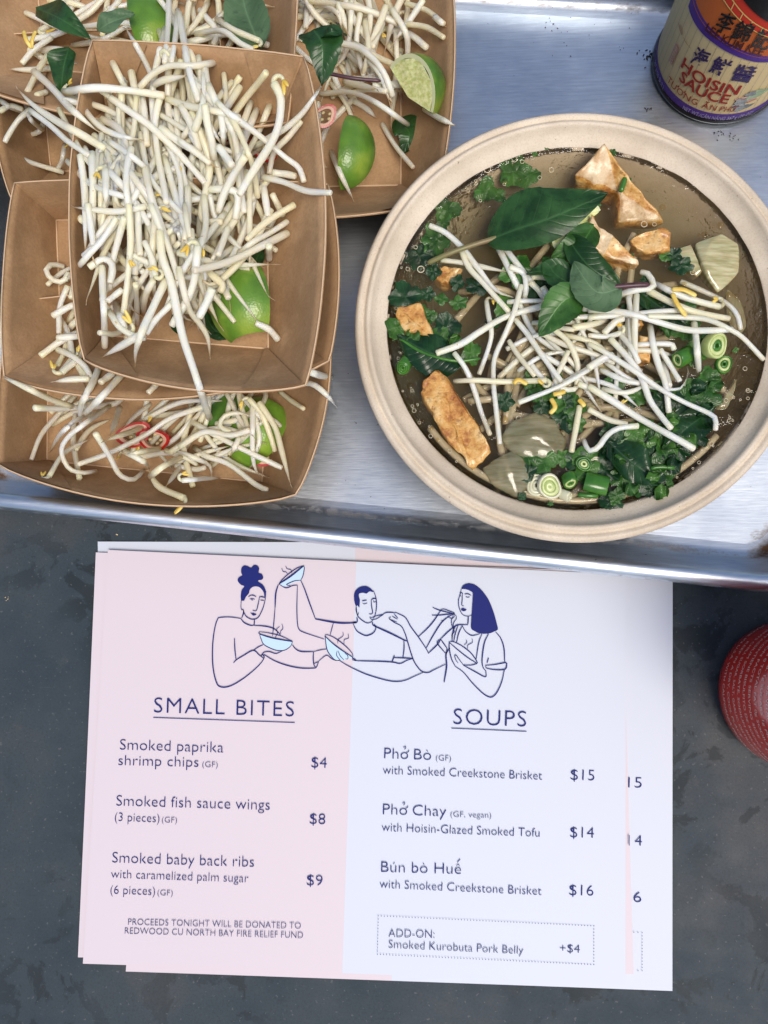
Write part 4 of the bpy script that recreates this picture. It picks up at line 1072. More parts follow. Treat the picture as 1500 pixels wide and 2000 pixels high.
# ---- herbs
def herb(cx, cy, r, seed, z=None, m='herb', label=None, nm='coriander_leaf', tilt=.3):
    rs = random.Random(seed); z = z if z is not None else ZB + .0004; c = P(cx, cy, z); rr = r * .00027; V, UV, F = [c + Vector((0, 0, .0004))], [(0, 0)], []
    N = 42; K = 5; lob = rs.choice([3, 4, 5]); ph = rs.uniform(0, 6.28); el = rs.uniform(.7, 1); ta = rs.uniform(0, 6.28)
    for k in range(N):
        a = 2 * math.pi * k / N
        q = .62 + .30 * abs(math.sin(lob * .5 * (a + ph))) + .045 * math.sin(a * 13 + ph) + .02 * math.sin(a * 21)
        for j in range(1, K + 1):
            t_ = j / K; x, y = rr * q * t_ * math.cos(a), rr * q * t_ * math.sin(a) * el
            zz = rr * (.04 * math.sin(6 * t_ + a * 2) + .07 * math.sin(a * lob + ph) * t_) + .25 * rr * t_ * math.cos(a - ta) * tilt
            ca, sa = math.cos(ta), math.sin(ta)
            V.append(c + Vector((x * ca - y * sa, x * sa + y * ca, zz + .0003))); UV.append((t_ * 1.0, ((a * lob / 6.283 + .5) % 1 - .5) * 2))
    for k in range(N):
        b = 1 + k * K; d = 1 + ((k + 1) % N) * K; F.append((0, b, d))
        for j in range(K - 1): F.append((b + j, b + j + 1, d + j + 1, d + j))
    o = make(nm, V, F, MT[m], uv=UV); tag(o, label or 'torn dark green coriander leaf floating in the soup', 'herb leaf', 'chopped herb leaves in the soup')
    for v in V[::3]: hput(v[0], v[1], v[2])
rg = random.Random(77)
HX = [(rg.gauss(1260, 70), rg.gauss(900, 32), rg.uniform(18, 34)) for _ in range(16)] + [(rg.gauss(1345, 30), rg.gauss(770, 45), rg.uniform(16, 30)) for _ in range(9)] + [(rg.gauss(1080, 60), rg.gauss(800, 40), rg.uniform(14, 26)) for _ in range(6)] + [(rg.gauss(860, 40), rg.gauss(610, 60), rg.uniform(12, 24)) for _ in range(7)] + [(rg.gauss(1300, 50), rg.gauss(610, 40), rg.uniform(10, 22)) for _ in range(5)] + [(rg.gauss(1120, 200), rg.gauss(640, 200), rg.uniform(4, 9)) for _ in range(26)]
H = [(1002, 336, 36), (1030, 345, 26), (949, 372, 28), (972, 382, 20), (873, 412, 28), (866, 434, 16), (852, 466, 34), (820, 502, 32), (845, 488, 26), (893, 553, 18), (896, 592, 18), (792, 580, 34), (1044, 301, 7), (1069, 287, 7), (775, 640, 26), (872, 640, 30),
     (860, 660, 24), (1075, 762, 28), (1040, 742, 24), (985, 785, 20), (1012, 845, 14), (1035, 910, 34), (1060, 900, 30), (1028, 925, 22), (1100, 895, 18), (1125, 900, 22), (1135, 893, 22), (1200, 850, 34), (1225, 880, 30), (1240, 905, 26), (1252, 935, 36), (1275, 950, 30),
     (1300, 890, 38), (1320, 875, 32), (1322, 835, 38), (1350, 845, 36), (1365, 820, 26), (1375, 775, 34), (1340, 780, 30), (1300, 800, 24), (1215, 930, 30), (1180, 920, 30), (1290, 925, 34), (1195, 980, 24), (1205, 968, 16), (1105, 810, 36), (1120, 790, 26),
     (1020, 970, 9), (1075, 984, 6), (1270, 953, 9), (1200, 978, 12), (1300, 600, 30), (1335, 640, 30), (1330, 520, 24), (1300, 500, 16), (1225, 355, 10), (1198, 298, 8), (1360, 690, 26), (1290, 760, 20), (1385, 745, 26), (920, 690, 26), (930, 560, 24), (1010, 530, 36), (1050, 560, 30),
     (1150, 610, 26), (1260, 590, 26), (990, 600, 28), (1240, 775, 22), (1160, 945, 26), (1315, 500, 18)] + [h_ for h_ in HX if math.hypot(h_[0] - 1120, h_[1] - 636) < 325]
def hlab(x, y, r, sd=0, dk=False):
    a = (math.degrees(math.atan2(632 - y, x - 1110)) + 360) % 360; q = math.hypot(x - 1110, y - 632)
    cl = int(((90 - a) % 360) / 30 + .5) % 12 or 12
    return '%s %s lobed %scoriander leaf %s of the soup, towards %d o\'clock' % ('tiny' if r < 13 else 'small' if r < 24 else 'torn' if r < 31 else 'broad', {3: 'three', 4: 'four', 5: 'five'}[random.Random(sd).choice([3, 4, 5])], 'blackish ' if dk else '', 'near the centre' if q < 130 else 'halfway out' if q < 230 else 'by the wall', cl)
HL = {0: 'coriander leaf floating at the upper left of the soup', 4: 'round coriander leaf touching the upper left wall', 7: 'coriander leaf beside the tip of the basil stem', 21: 'light green coriander sprig beside the big onion petal'}
for i, (x, y, r) in enumerate(H):
    dk = y > 780 or i in (11, 14, 15) or 480 < y < 660
    herb(x, y, r, i, ZB - .0009 if y < 520 and i < 12 else ZB + .0006 + .0005 * (i % 3), 'herbdark' if (dk and i % 2 and i != 21) else 'herb', HL.get(i) or hlab(x, y, r, i, dk and i % 2))
gB = 'chopped scallions in the soup'
# wilted basil leaf with stem at the left wall
leaf('wilted_leaf', [(905, 712, .0545), (840, 690, .0560), (775, 655, .0555)], 44, 42, MT['herbdark'], 'wilted blackish green leaf over the left tofu strip', 'herb leaf', seed=31, cup=-.15, wave=.002)
blob_tube('herb_stem', [(938, 700, .0545), (890, 705, .0555), (830, 690, .0560), (780, 662, .0555)], .0007, MT['scout'], 'thin green stem running over the wilted leaf on the left', 'stem')
leaf('wilted_leaf', [(1235, 560, .0540), (1290, 600, .0545), (1350, 640, .0535)], 24, 28, MT['herbdark'], 'wilted dark leaf under the long sprouts on the right', 'herb leaf', seed=32, wave=.002)
leaf('wilted_leaf', [(1185, 860, .0540), (1230, 900, .0550), (1300, 950, .0535)], 34, 36, MT['herbdark'], 'large wrinkled dark green leaf at the bottom right of the soup', 'herb leaf', seed=33, wave=.003)
leaf('wilted_leaf', [(1395, 800, .0535), (1350, 830, .0550), (1290, 880, .0535)], 34, 30, MT['herbdark'], 'wrinkled dark green leaf by the lower right wall', 'herb leaf', seed=34, wave=.003)
rl = random.Random(12)
for k_2, (x, y) in enumerate([(1210, 900), (1245, 880), (1275, 935), (1320, 905), (1345, 865), (1375, 800), (1395, 750), (1290, 965), (1235, 955), (1185, 885), (1365, 760), (1310, 830), (800, 660), (885, 665), (1300, 640), (1330, 605), (1090, 790), (1040, 775)]):
    a = rl.uniform(0, 6.28); L = rl.uniform(26, 44); dx, dy = math.cos(a) * L / 2, math.sin(a) * L / 2; z = ZB + .0022 + .0006 * (k_2 % 3)
    cl = int(((90 - (math.degrees(math.atan2(632 - y, x - 1110)) + 360) % 360) % 360) / 30 + .5) % 12 or 12
    leaf('wet_leaf', [(x - dx, y - dy, z), (x + rl.uniform(-4, 4), y + rl.uniform(-4, 4), z + .0008), (x + dx, y + dy, z - .0006)], rl.uniform(11, 18), rl.uniform(11, 18), MT[rl.choice(['herbdark', 'herb', 'basil2'])],
         'smooth wet green leaf pressed flat on the soup, towards %d o\'clock' % cl, 'herb leaf', 'smooth wet leaves in the soup', seed=k_2 + 60, wave=.0016, ser=.03)
# ---- scallions
def scallion(cx, cy, r, h, tilt, ang, cols, label, z=None, solid=False):
    z = z if z is not None else .0535; c = P(cx, cy, z); root = empty('scallion_slice', c); tag(root, label, 'scallion slice', gB)
    M = Matrix.Rotation(R(ang), 3, 'Z') @ Matrix.Rotation(R(tilt), 3, 'X'); rr = r * .000175; hh = h * .00017
    lay = [(1.0, .78), (.79, .46), (.48, .16 if not solid else .001)]
    for (ra, rb), m_, nm in zip(lay, cols, ('outer_layer', 'middle_layer', 'inner_layer')):
        V, F = [], []; n = 26; dz = -(1 - ra) * rr * .12
        prof = [(rb, -hh), (rb, hh - .0002), (rb + .05, hh + .00005), (ra - .10, hh + .00005), (ra, hh - .0004), (ra, -hh)]
        for k in range(n):
            a = 2 * math.pi * k / n; e = 1 + .09 * math.sin(2 * a + cx) + .04 * math.sin(3 * a + cy + ra * 4)
            for q, zz in prof: V.append(c + M @ Vector((rr * q * e * math.cos(a), rr * q * e * math.sin(a), zz + (dz if zz > 0 else 0))))
        K = len(prof)
        for k in range(n):
            for j in range(K - 1): a = k * K + j; b = ((k + 1) % n) * K + j; F.append((a, a + 1, b + 1, b))
        make(nm, V, F, MT[m_], root)
    hput(c.x, c.y, c.z + hh, rr)
scallion(1395, 675, 30, 16, 25, 40, ('scmid', 'scmid', 'scout'), 'fat pale yellow green scallion slice near the right wall', .0555)
scallion(1413, 712, 22, 8, 5, 0, ('scout', 'scmid', 'scout'), 'small round green scallion slice below the fat pale one', .0530)
scallion(1335, 697, 20, 24, 70, -60, ('scout', 'scmid', 'scout'), 'bright green scallion tube lying on its side right of centre', .0560)
scallion(790, 713, 19, 18, 50, -20, ('scout', 'scout', 'scout'), 'green scallion tube by the left wall under the wilted leaf', .0545)
scallion(1073, 950, 31, 9, 12, 30, ('scwhite', 'scmid', 'scmid'), 'white and yellow scallion slice at the bottom of the bowl', .0545, solid=True)
scallion(1048, 948, 27, 6, 5, 0, ('scwhite', 'scwhite', 'scwhite'), 'translucent white scallion ring left of the yellow one', .0520)
scallion(1112, 938, 18, 14, 55, 10, ('scout', 'scmid', 'scout'), 'upright dark green scallion tube right of the white slice', .0550)
scallion(1165, 945, 24, 30, 82, 75, ('scout', 'scout', 'scmid'), 'glossy green scallion tube lying at the bottom of the bowl', .0550)
scallion(1140, 906, 20, 6, 15, 0, ('scout', 'scout', 'scmid'), 'flat dark green scallion piece above the glossy tube', .0545)
scallion(1165, 905, 18, 5, 5, 0, ('scwhite', 'scwhite', 'scwhite'), 'glassy scallion ring between onion and herbs', .0525)
scallion(1105, 968, 14, 12, 60, 60, ('scwhite', 'scwhite', 'scwhite'), 'small glassy scallion bit at the bottom wall', .0530)
blob_tube('scallion_strip', [(1128, 966, .0545), (1150, 968, .0550), (1168, 968, .0545)], .0012, MT['scout'], 'short bright green scallion strip at the bottom wall', 'scallion', gB)
blob_tube('scallion_strip', [(1270, 915, .0550), (1290, 912, .0555), (1318, 914, .0550)], .0010, MT['scout'], 'thin green stalk at the lower right of the soup', 'scallion', gB)
blob_tube('scallion_strip', [(1222, 345, .0575), (1212, 375, .0560)], .0013, MT['scout'], 'short green scallion bit stuck on the top tofu wedge', 'scallion', gB)
lime((1128, 448), .0545, .0125, 60, 40, -80, 'lime slice half hidden beneath the large basil leaf', 0, 180)
# ---- sprouts on the soup
random.seed(5)
LS = 'bean sprout in the tangle on top of the soup'; gS = 'bean sprouts on the soup'
fill(18, ell(1150, 690, 150, 80), .056, .0016, LS, gS, ang=(20, 45), ln=(80, 170), head=None)
kw = dict(sink=.25)
b1 = crop(680, 200, 3.571, [(650, 1100), (800, 1120), (1000, 1160), (1100, 1180)], [(1030, 970), (1100, 1120), (1190, 1300)], [(1060, 970), (1150, 1090), (1250, 1220), (1380, 1370)], [(1130, 1150), (1220, 1190), (1240, 1280), (1230, 1370)],
          [(570, 860), (680, 910), (800, 1020), (900, 1150), (1030, 1310), (1150, 1360)], [(790, 1030), (840, 1150), (950, 1270), (1120, 1460)])
for i, q in enumerate(b1): sprout(q, .056, .0018, {4: 'long bean sprout starting highest on the left, under the basil stem', 5: 'bean sprout with brown bend crossing the basil stem'}.get(i, LS), gS, head=False, **kw)
b5 = crop(900, 450, 5, [(740, 1120), (560, 1260), (370, 1440)], [(700, 450), (850, 460), (990, 500)], [(680, 510), (760, 590), (820, 680)], [(800, 560), (850, 650)], [(460, 700), (600, 690), (800, 690)],
          [(250, 690), (270, 830), (300, 1000), (270, 1150), (180, 1400)], [(470, 1080), (560, 1220), (720, 1420)], [(1100, 950), (1280, 920), (1420, 870)], [(1000, 1020), (1300, 1100), (1500, 1280)],
          [(1050, 1180), (980, 1330), (900, 1480)], [(860, 940), (1100, 970)], [(780, 1000), (1000, 1110), (1300, 1210), (1500, 1290)], [(900, 960), (1050, 1090), (1140, 1300), (1130, 1500)],
          [(1200, 760), (1500, 790)], [(530, 870), (650, 1010), (800, 1230), (1000, 1500)], [(-232, 1198), (0, 1110), (200, 980), (450, 840), (800, 740)],
          [(590, 540), (520, 800), (430, 1020), (330, 1250), (320, 1500), (345, 1750), (380, 2080)], [(1120, 850), (1500, 830)], [(1480, 1210), (1300, 1320), (1000, 1490)])
U5 = {15: 'long straight bean sprout pointing left over the tofu strips', 16: 'long bean sprout standing left of centre, dipping into broth above the onion', 5: 'bean sprout with yellow curled head left of centre', 14: 'long bluish bean sprout slanting down through the tangle'}
for i, q in enumerate(b5): sprout(q, .060, .0019, U5.get(i, LS), gS, head=(i == 5), tail=(i in (1, 9)), **kw)
b3 = crop(680, 600, 3.571, [(740, 320), (820, 430), (880, 580), (930, 740), (990, 890)], [(740, 515), (900, 510), (1100, 520), (1380, 510)])
sprout(b3[0], .058, .0017, 'bean sprout arching down to the corner of the largest tofu strip', gS, head=False, tail=False)
sprout(b3[1][::-1], .056, .0016, 'horizontal bean sprout with yellow head below the tangle on the left', gS, head=True, tail=False)
b7 = crop(950, 700, 5, [(1000, 500), (1200, 600), (1370, 640)], [(910, 470), (870, 700), (830, 910)], [(1480, 660), (1300, 680), (1180, 750), (1090, 870), (1000, 900), (950, 800)], [(900, 250), (1100, 330), (1300, 450)], [(320, 430), (500, 360), (700, 280), (850, 200), (1000, 110)])
for i, q in enumerate(b7): sprout(q, .058, .0017, {1: 'short upright bean sprout dipping between onion and herbs', 2: 'wavy bean sprout half sunk at the lower middle of the soup', 4: 'blunt ended bean sprout slanting up right at the foot of the tangle'}.get(i, LS), gS, head=False, tail=False, **kw)
b6 = crop(1150, 550, 4.286,
          [(0, 300), (300, 280), (600, 250), (800, 250), (900, 290)], [(880, 350), (900, 500), (920, 750)], [(620, 680), (670, 870)], [(330, 130), (360, 300)], [(1090, 210), (930, 170), (750, 110), (560, 20)],
          [(500, 80), (700, 180), (900, 260), (1170, 310)], [(770, 0), (1000, 100), (1150, 180), (1240, 280), (1270, 400)], [(600, 570), (680, 700), (760, 830)], [(715, 570), (700, 530), (600, 520), (400, 530)],
          [(400, 110), (385, 400), (390, 680)], [(510, 360), (540, 540), (590, 720), (640, 850), (670, 1090)], [(260, 440), (360, 560), (420, 680)], [(270, 430), (150, 460), (0, 450)], [(0, 720), (100, 650), (190, 610)],
          [(130, 430), (220, 340), (290, 310)], [(100, 740), (300, 830), (420, 850)], [(180, 480), (330, 640), (440, 800), (510, 990), (600, 1120), (690, 1230)],
          [(0, 520), (150, 600), (400, 760), (600, 900), (800, 1010), (1000, 1100), (1060, 1150), (1060, 1240)], [(0, 880), (200, 1000), (400, 1130), (650, 1270), (760, 1330), (880, 1400)],
          [(0, 240), (200, 250), (350, 270), (550, 330), (800, 400), (1000, 410), (1200, 400)], [(230, 120), (400, 70), (520, 60), (540, 20), (500, -60), (440, -80)], [(500, 290), (800, 300), (1000, 320), (1200, 410), (1300, 480), (1460, 650)])
U6 = {21: 'long bean sprout whose end rests on the right wall of the bowl', 17: 'long bean sprout hooking down at its end, lower right', 18: 'long bean sprout slanting to the herbs at the lower right', 19: 'long curved bean sprout crossing the top of the tangle to the scallions',
      6: 'bean sprout arching round near the right wall by the onion', 7: 'short blunt bean sprout left of the green scallion tube', 10: 'pointed upright bean sprout in front of the small tofu corner', 20: 'grey bean sprout bent beside the purple stem', 12: 'bean sprout with swollen yellow head in the middle of the tangle'}
for i, q in enumerate(b6): sprout(q, .062, .0019, U6.get(i, LS), gS, head=(i in (12, 4)), tail=False, **kw)
# yellow split seed leaves lying on the sprouts
def seedleaf(a, b, c, lab):
    z = max(hget(*P(q[0], q[1], .06).xy) for q in (a, b, c)) + .0006
    blob_tube('seed_leaf', [(a[0], a[1], z), (b[0], b[1], z + .0004), (c[0], c[1], z)], .0011, MT['cot'], lab, 'seed leaf', None, 7, flat=.45)
seedleaf((1312, 565), (1335, 566), (1360, 578), 'yellow seed leaf lying across the sprouts right of the purple stem')
seedleaf((1313, 572), (1322, 592), (1340, 618), 'yellow seed leaf hanging below its twin on the right of the soup')
seedleaf((1076, 778), (1084, 795), (1074, 808), 'yellow seed leaf with pointed tip at the foot of the tangle')
seedleaf((1080, 770), (1092, 768), (1104, 764), 'orange seed leaf just above the pointed yellow one')
seedleaf((1003, 750), (1012, 742), (1030, 750), 'yellow seed leaf on the horizontal sprout left of centre')
seedleaf((1130, 780), (1138, 788), (1142, 794), 'small orange seed leaf in the lower middle of the tangle')
# ---- basil on top
leaf('basil_leaf', [(1160, 440, .0600), (1130, 480, .0620), (1075, 505, .0590)], 30, 34, MT['basil2'], 'mid green basil leaf just below the largest one', 'basil leaf', seed=41)
leaf('basil_leaf', [(1105, 460, .0610), (1150, 520, .0650), (1215, 560, .0620)], 34, 26, MT['basil'], 'dark basil leaf behind the pale backed one in the soup', 'basil leaf', seed=42)
leaf('basil_leaf', [(1135, 545, .0630), (1085, 528, .0630), (1028, 534, .0600)], 18, 22, MT['basil'], 'narrow dark basil leaf pointing left from the sprig in the soup', 'basil leaf', seed=43, ser=.10)
leaf('basil_leaf', [(1145, 565, .0655), (1090, 540, .0640), (1060, 500, .0600)], 26, 24, MT['basil'], 'shaded dark basil leaf in the centre of the sprig', 'basil leaf', seed=47)
leaf('basil_leaf', [(1145, 572, .0680), (1100, 590, .0690), (1052, 656, .0650)], 44, 34, MT['basil2'], 'bright green toothed basil leaf hanging over the sprouts', 'basil leaf', seed=44, ser=.10, cup=.35)
leaf('basil_leaf', [(1215, 562, .0690), (1165, 570, .0710), (1120, 512, .0690)], 44, 34, MT['basilback'], 'pale grey green basil leaf, underside up, beside the purple stem', 'basil leaf', seed=45, ser=.06, cup=.2)
blob_tube('basil_twig', [(1268, 556, .0690), (1240, 557, .0695), (1205, 560, .0690), (1160, 565, .0680)], .0012, MT['stem'], 'purple basil stem right of the pale leaf in the soup', 'stem')
big = empty('basil_leaf', P(955, 468, .060)); tag(big, 'largest basil leaf, dark green and glossy, over the upper soup', 'basil leaf')
o = leaf('leaf_blade', [(950, 471, .0585), (1010, 448, .0650), (1080, 425, .0690), (1187, 378, .0690)], 80, 46, MT['basil'], None, None, seed=46, ser=.02, cup=-.10, parent=big, pw=.72, wave=.0008)
blob_tube('leaf_stem', [(835, 514, .0545), (880, 494, .0575), (925, 478, .0584), (958, 468, .0590), (975, 462, .0600)], .0012, MT['stemg'], None, None, parent=big)
# ================================================================== bottles
class Cyl:
    def __init__(s, c, r, th0=None):
        s.c = Vector((c[0], c[1], 0)); s.r = r; s.th = math.atan2(-c[1], -c[0]) if th0 is None else th0
    def at(s, q, z, off=0):
        a = s.th + q / s.r; return Vector((s.c.x + (s.r + off) * math.cos(a), s.c.y + (s.r + off) * math.sin(a), z))
    def inv(s, px, py):
        d = (M3 @ Vector(((px - 750) / FPX, -(py - 1000) / FPX, -1))); o = Vector((0, 0, CAMH))
        ox, oy = o.x - s.c.x, o.y - s.c.y; A = d.x ** 2 + d.y ** 2; B = 2 * (ox * d.x + oy * d.y); C = ox * ox + oy * oy - s.r ** 2
        D = B * B - 4 * A * C
        if D < 0: D = 0
        t = (-B - math.sqrt(D)) / (2 * A); p = o + d * t; a = math.atan2(p.y - s.c.y, p.x - s.c.x) - s.th
        a = (a + math.pi) % (2 * math.pi) - math.pi
        return a * s.r, p.z
    def put(s, name, V2, F, m, parent, off):
        V = [s.at(x, y, off) for x, y in V2]
        F = upface(V, F, lambda a: Vector((a.x - s.c.x, a.y - s.c.y, 0)))
        return make(name, V, F, m, parent, smooth=False)
    def text(s, txt, p0, p1, cap, m, parent, off=.0005, o=.0, px=True, sk=0, sub=True):
        """p0,p1 baseline ends: (s,z)"""
        V, F = glyphs(txt, o)
        W_ = p1[0] - p0[0]
        V2 = [(p0[0] + x * W_, p0[1] + (p1[1] - p0[1]) * x + y * cap) for x, y in V]
        return s.put('lettering', V2, F, m, parent, off)
    def strip(s, name, s0, s1, z0, z1, m, parent, off, n=40):
        V, F = [], []
        for i in range(n + 1):
            q = s0 + (s1 - s0) * i / n; a = z0(q) if callable(z0) else z0; b = z1(q) if callable(z1) else z1
            V += [(q, a), (q, max(a, b))]
            if i: F.append((2 * i - 2, 2 * i, 2 * i + 1, 2 * i - 1))
        return s.put(name, V, F, m, parent, off)
R1 = .0335
ll = P(1272, 131, .004); lb_ = P(1392, 256, .004)
hb = P(1403, 125, .004); hc = (hb.x, hb.y)
cyl = Cyl(hc, R1)
bot = empty('sauce_bottle', (hc[0], hc[1], .003)); tag(bot, 'dark glass sauce bottle with cream and purple label at the top right', 'sauce bottle')
prof = [(.0001, .004), (.026, .0032), (.0320, .0036), (.0346, .0046), (.0350, .0060), (.0341, .0076), (.0332, .0084), (.0331, .120), (.032, .130), (.028, .142), (.020, .156), (.0155, .165), (.0145, .178)]
V, F = lathe(prof, (hc[0], hc[1], 0), 96); make('glass_body', V, F, MT['glass'], bot)
V, F = lathe([(.0148, .172), (.0175, .174), (.0178, .192), (.0160, .194), (.0001, .194)], (hc[0], hc[1], 0), 64); make('screw_cap', V, F, MT['cap'], bot)
LZ0 = cyl.inv(1392, 236)[1]; LZ1 = .112
print('label z', LZ0, cyl.inv(1380, 217), cyl.inv(1332, 128), cyl.inv(1440, 182), cyl.inv(1500, 12), cyl.inv(1500, 118), cyl.inv(1345, 0))
cyl.strip('label', -.062, .062, LZ0 - .001, LZ1, MT['lab'], bot, .0003, 80)
cyl.strip('label_border', -.062, .062, LZ0 - .0012, LZ0 - .0002, MT['gold'], bot, .00045, 80)
zb1 = cyl.inv(1380, 217)[1]
cyl.strip('purple_band', -.062, .062, LZ0, zb1, MT['purple'], bot, .0005, 80)
for k in range(-14, 15):
    if k != 99: cyl.strip('slat_line', k * .0042, k * .0042 + .00022, zb1, .1, MT['labline'], bot, .0004, 1)
# emblem arc from traced points
em = [cyl.inv(x, y) for x, y in ((1345, 2), (1352, 30), (1370, 60), (1400, 86), (1440, 108), (1500, 119))]
es = spline([Vector((a, b, 0)) for a, b in em + [(.036, .0525), (.052, .0560)]], 60)
def zarc(q, dz=0):
    for a, b in zip(es, es[1:]):
        if a.x <= q <= b.x: return a.y + (b.y - a.y) * (q - a.x) / (b.x - a.x) + dz
    return .0634 + (-.0276 - q) * 3 + dz if q < es[0].x else es[-1].y + dz
def band(nm, d0, d1, m, off, q0=-.0276, q1=.052):
    cyl.strip(nm, q0, q1, lambda q: min(LZ1 - .001, zarc(q) + d0 * (1 + (.022 - q) ** 2 * 420)), lambda q: min(LZ1 - .001, zarc(q) + d1 * (1 + (.022 - q) ** 2 * 420)), m, bot, off, 60)
def doff(px, py): q, z = cyl.inv(px, py); return (z - zarc(q)) / (1 + (.022 - q) ** 2 * 420)
cyl.strip('emblem_disc', -.0305, .052, lambda q: min(LZ1 - .001, zarc(q) if q > -.0276 else .0634 + (-.0276 - q) * 9), LZ1 - .0008, MT['purple'], bot, .0006, 70)
band('emblem_field', .0030, .06, MT['orange'], .0007)
band('emblem_dash_ring', .0034, .0044, MT['purple'], .0008)
dr = doff(1470, 50)
print('dr', dr, doff(1440, 43), doff(1478, 20))
band('emblem_red_field', dr - .001, .06, MT['red'], .0009)
band('emblem_gold_ring', dr - .001, dr - .0006, MT['gold'], .0010); band('emblem_gold_ring', dr + .0022, dr + .0027, MT['gold'], .0010)
for k in range(8):
    q = -.006 + k * .0052; zz = zarc(q) + dr * (1 + (.022 - q) ** 2 * 420); cyl.put('emblem_spoke', [(q, zz - .0008), (q + .0004, zz - .0008), (q + .0004, zz + .003), (q, zz + .003)], [(0, 1, 2, 3)], MT['gold'], bot, .0011)
dk = doff(1478, 22); band('emblem_dark_cap', dk, .07, MT['black'], .0012)
def ct(txt, a, b, cap, m, o=.0, off=.0008):
    p, q = cyl.inv(*a), cyl.inv(*b); return cyl.text(txt, p, q, cap, m, bot, off, o)
for ch, a, b in (('海', (1350, 117), (1379, 128)), ('鮮', (1386, 134), (1419, 146)), ('醬', (1427, 150), (1466, 156))): ct(ch, a, b, .0085, MT['navy'], .02)
for ch, a, b in (('李', (1398, 50), (1428, 60)), ('錦', (1428, 66), (1462, 76)), ('記', (1468, 82), (1500, 90))): ct(ch, a, b, .0085, MT['black'], .018, .0013)
for k_1, (ch, a, b) in enumerate((('LEE', (1380, 56), (1405, 74)), ('KUM', (1410, 77), (1448, 94)), ('KEE', (1456, 96), (1488, 104)))): ct(ch, a, b, .0048, MT['brownink'], .012, .0012)
ct('HOISIN', (1332, 128), (1440, 182), .0068, MT['dred'], .018)
ct('SAUCE', (1328, 153), (1420, 200), .0068, MT['dred'], .018)
p, q = cyl.inv(1306, 156), cyl.inv(1426, 218); print('tuong', p, q, cyl.inv(1348, 198)); zz = min(p[1], q[1], cyl.inv(1348, 198)[1]) + .0012
vt = [('T', 0, .07), ('U', .085, .175), ('O', .20, .30), ('N', .325, .42), ('G', .445, .53), ('A', .60, .69), ('N', .71, .79), ('P', .84, .89), ('H', .905, .96), ('O', .97, 1.04)]
for ch, u0_, u1_ in vt: cyl.text(ch, (p[0] + (q[0] - p[0]) * u0_, zz), (p[0] + (q[0] - p[0]) * u1_, zz), .0042, MT['dred'], bot, .0008, .0)
def tick(u, pts):
    W_ = q[0] - p[0]; V2, F2 = ribbon2([(p[0] + W_ * u + a * .001, zz + b * .001) for a, b in pts], .00055, taper=False); cyl.put('accent', V2, F2, MT['dred'], bot, .0008)
tick(.18, [(0, 3.6), (.7, 4.2), (.6, 5.0)]); tick(.30, [(-.2, 3.6), (.5, 4.2), (.4, 5.0)]); tick(.645, [(-.9, 5.6), (0, 4.8), (.9, 5.6)]); tick(1.04, [(-.2, 3.6), (.5, 4.2), (.4, 5.0)]); tick(1.0, [(-.5, 5.9), (.4, 5.9), (.2, 5.1)])
zb = (LZ0 + zb1) / 2 - .0011
cyl.text('567 g (20 安士)', (-.036, zb), (-.0205, zb), .0026, MT['lilac'], bot, .0008, 0)
cyl.text('NET WT./CÂN NẶNG 567 g (20 OZ)', (cyl.inv(1338, 203)[0], zb), (cyl.inv(1468, 218)[0], zb), .0026, MT['lilac'], bot, .0008, .0)
# red seal
p = cyl.inv(1319, 105); w_, h_ = .0016, .0062
cyl.put('red_seal', [(p[0] - w_, p[1] - h_), (p[0] + w_, p[1] - h_), (p[0] + w_, p[1] + h_), (p[0] - w_, p[1] + h_)], [(0, 1, 2, 3)], MT['vegp'], bot, .0008)
for i, ch in enumerate('李錦記'): cyl.text(ch, (p[0] - .0012, p[1] + .0025 - i * .0037), (p[0] + .0012, p[1] + .0025 - i * .0037), .0026, MT['lab'], bot, .0009)
# dried mushroom and sauce picture
def blob(name, cx, cy, rx, ry, m, off, sd):
    rs = random.Random(sd); c = cyl.inv(cx, cy); k1, k2 = rs.uniform(0, 6), rs.uniform(0, 6); V2 = [c]; n = 26
    for k in range(n):
        a = 2 * math.pi * k / n; e = 1 + .16 * math.sin(3 * a + k1) + .1 * math.sin(5 * a + k2); V2.append((c[0] + rx * e * math.cos(a), c[1] + ry * e * math.sin(a)))
    cyl.put(name, V2, [(0, 1 + k, 1 + (k + 1) % n) for k in range(n)], m, bot, off)
blob('printed_picture', 1452, 204, .0060, .0036, MT['veg'], .0007, 1); blob('printed_picture', 1462, 190, .0058, .0030, MT['vegp'], .0008, 2)
blob('printed_picture', 1446, 196, .0030, .0024, MT['veg'], .0009, 3); blob('printed_picture', 1478, 180, .0055, .0034, MT['vegg'], .0009, 4)
blob('printed_picture', 1466, 180, .0026, .0020, MT['veg'], .0010, 5); blob('printed_picture', 1468, 196, .0030, .0014, MT['lab'], .0010, 6)
# dried sauce drip
V2, F2 = ribbon2([cyl.inv(*t_) for t_ in ((1330, 44), (1332, 54), (1336, 66))], .0014); cyl.put('sauce_drip', V2, F2, MT['brownstain'], bot, .0011)
V2, F2 = ribbon2([cyl.inv(*t_) for t_ in ((1338, 70), (1343, 80), (1352, 92))], .0004); cyl.put('sauce_drip', V2, F2, MT['brownstain'], bot, .0011)
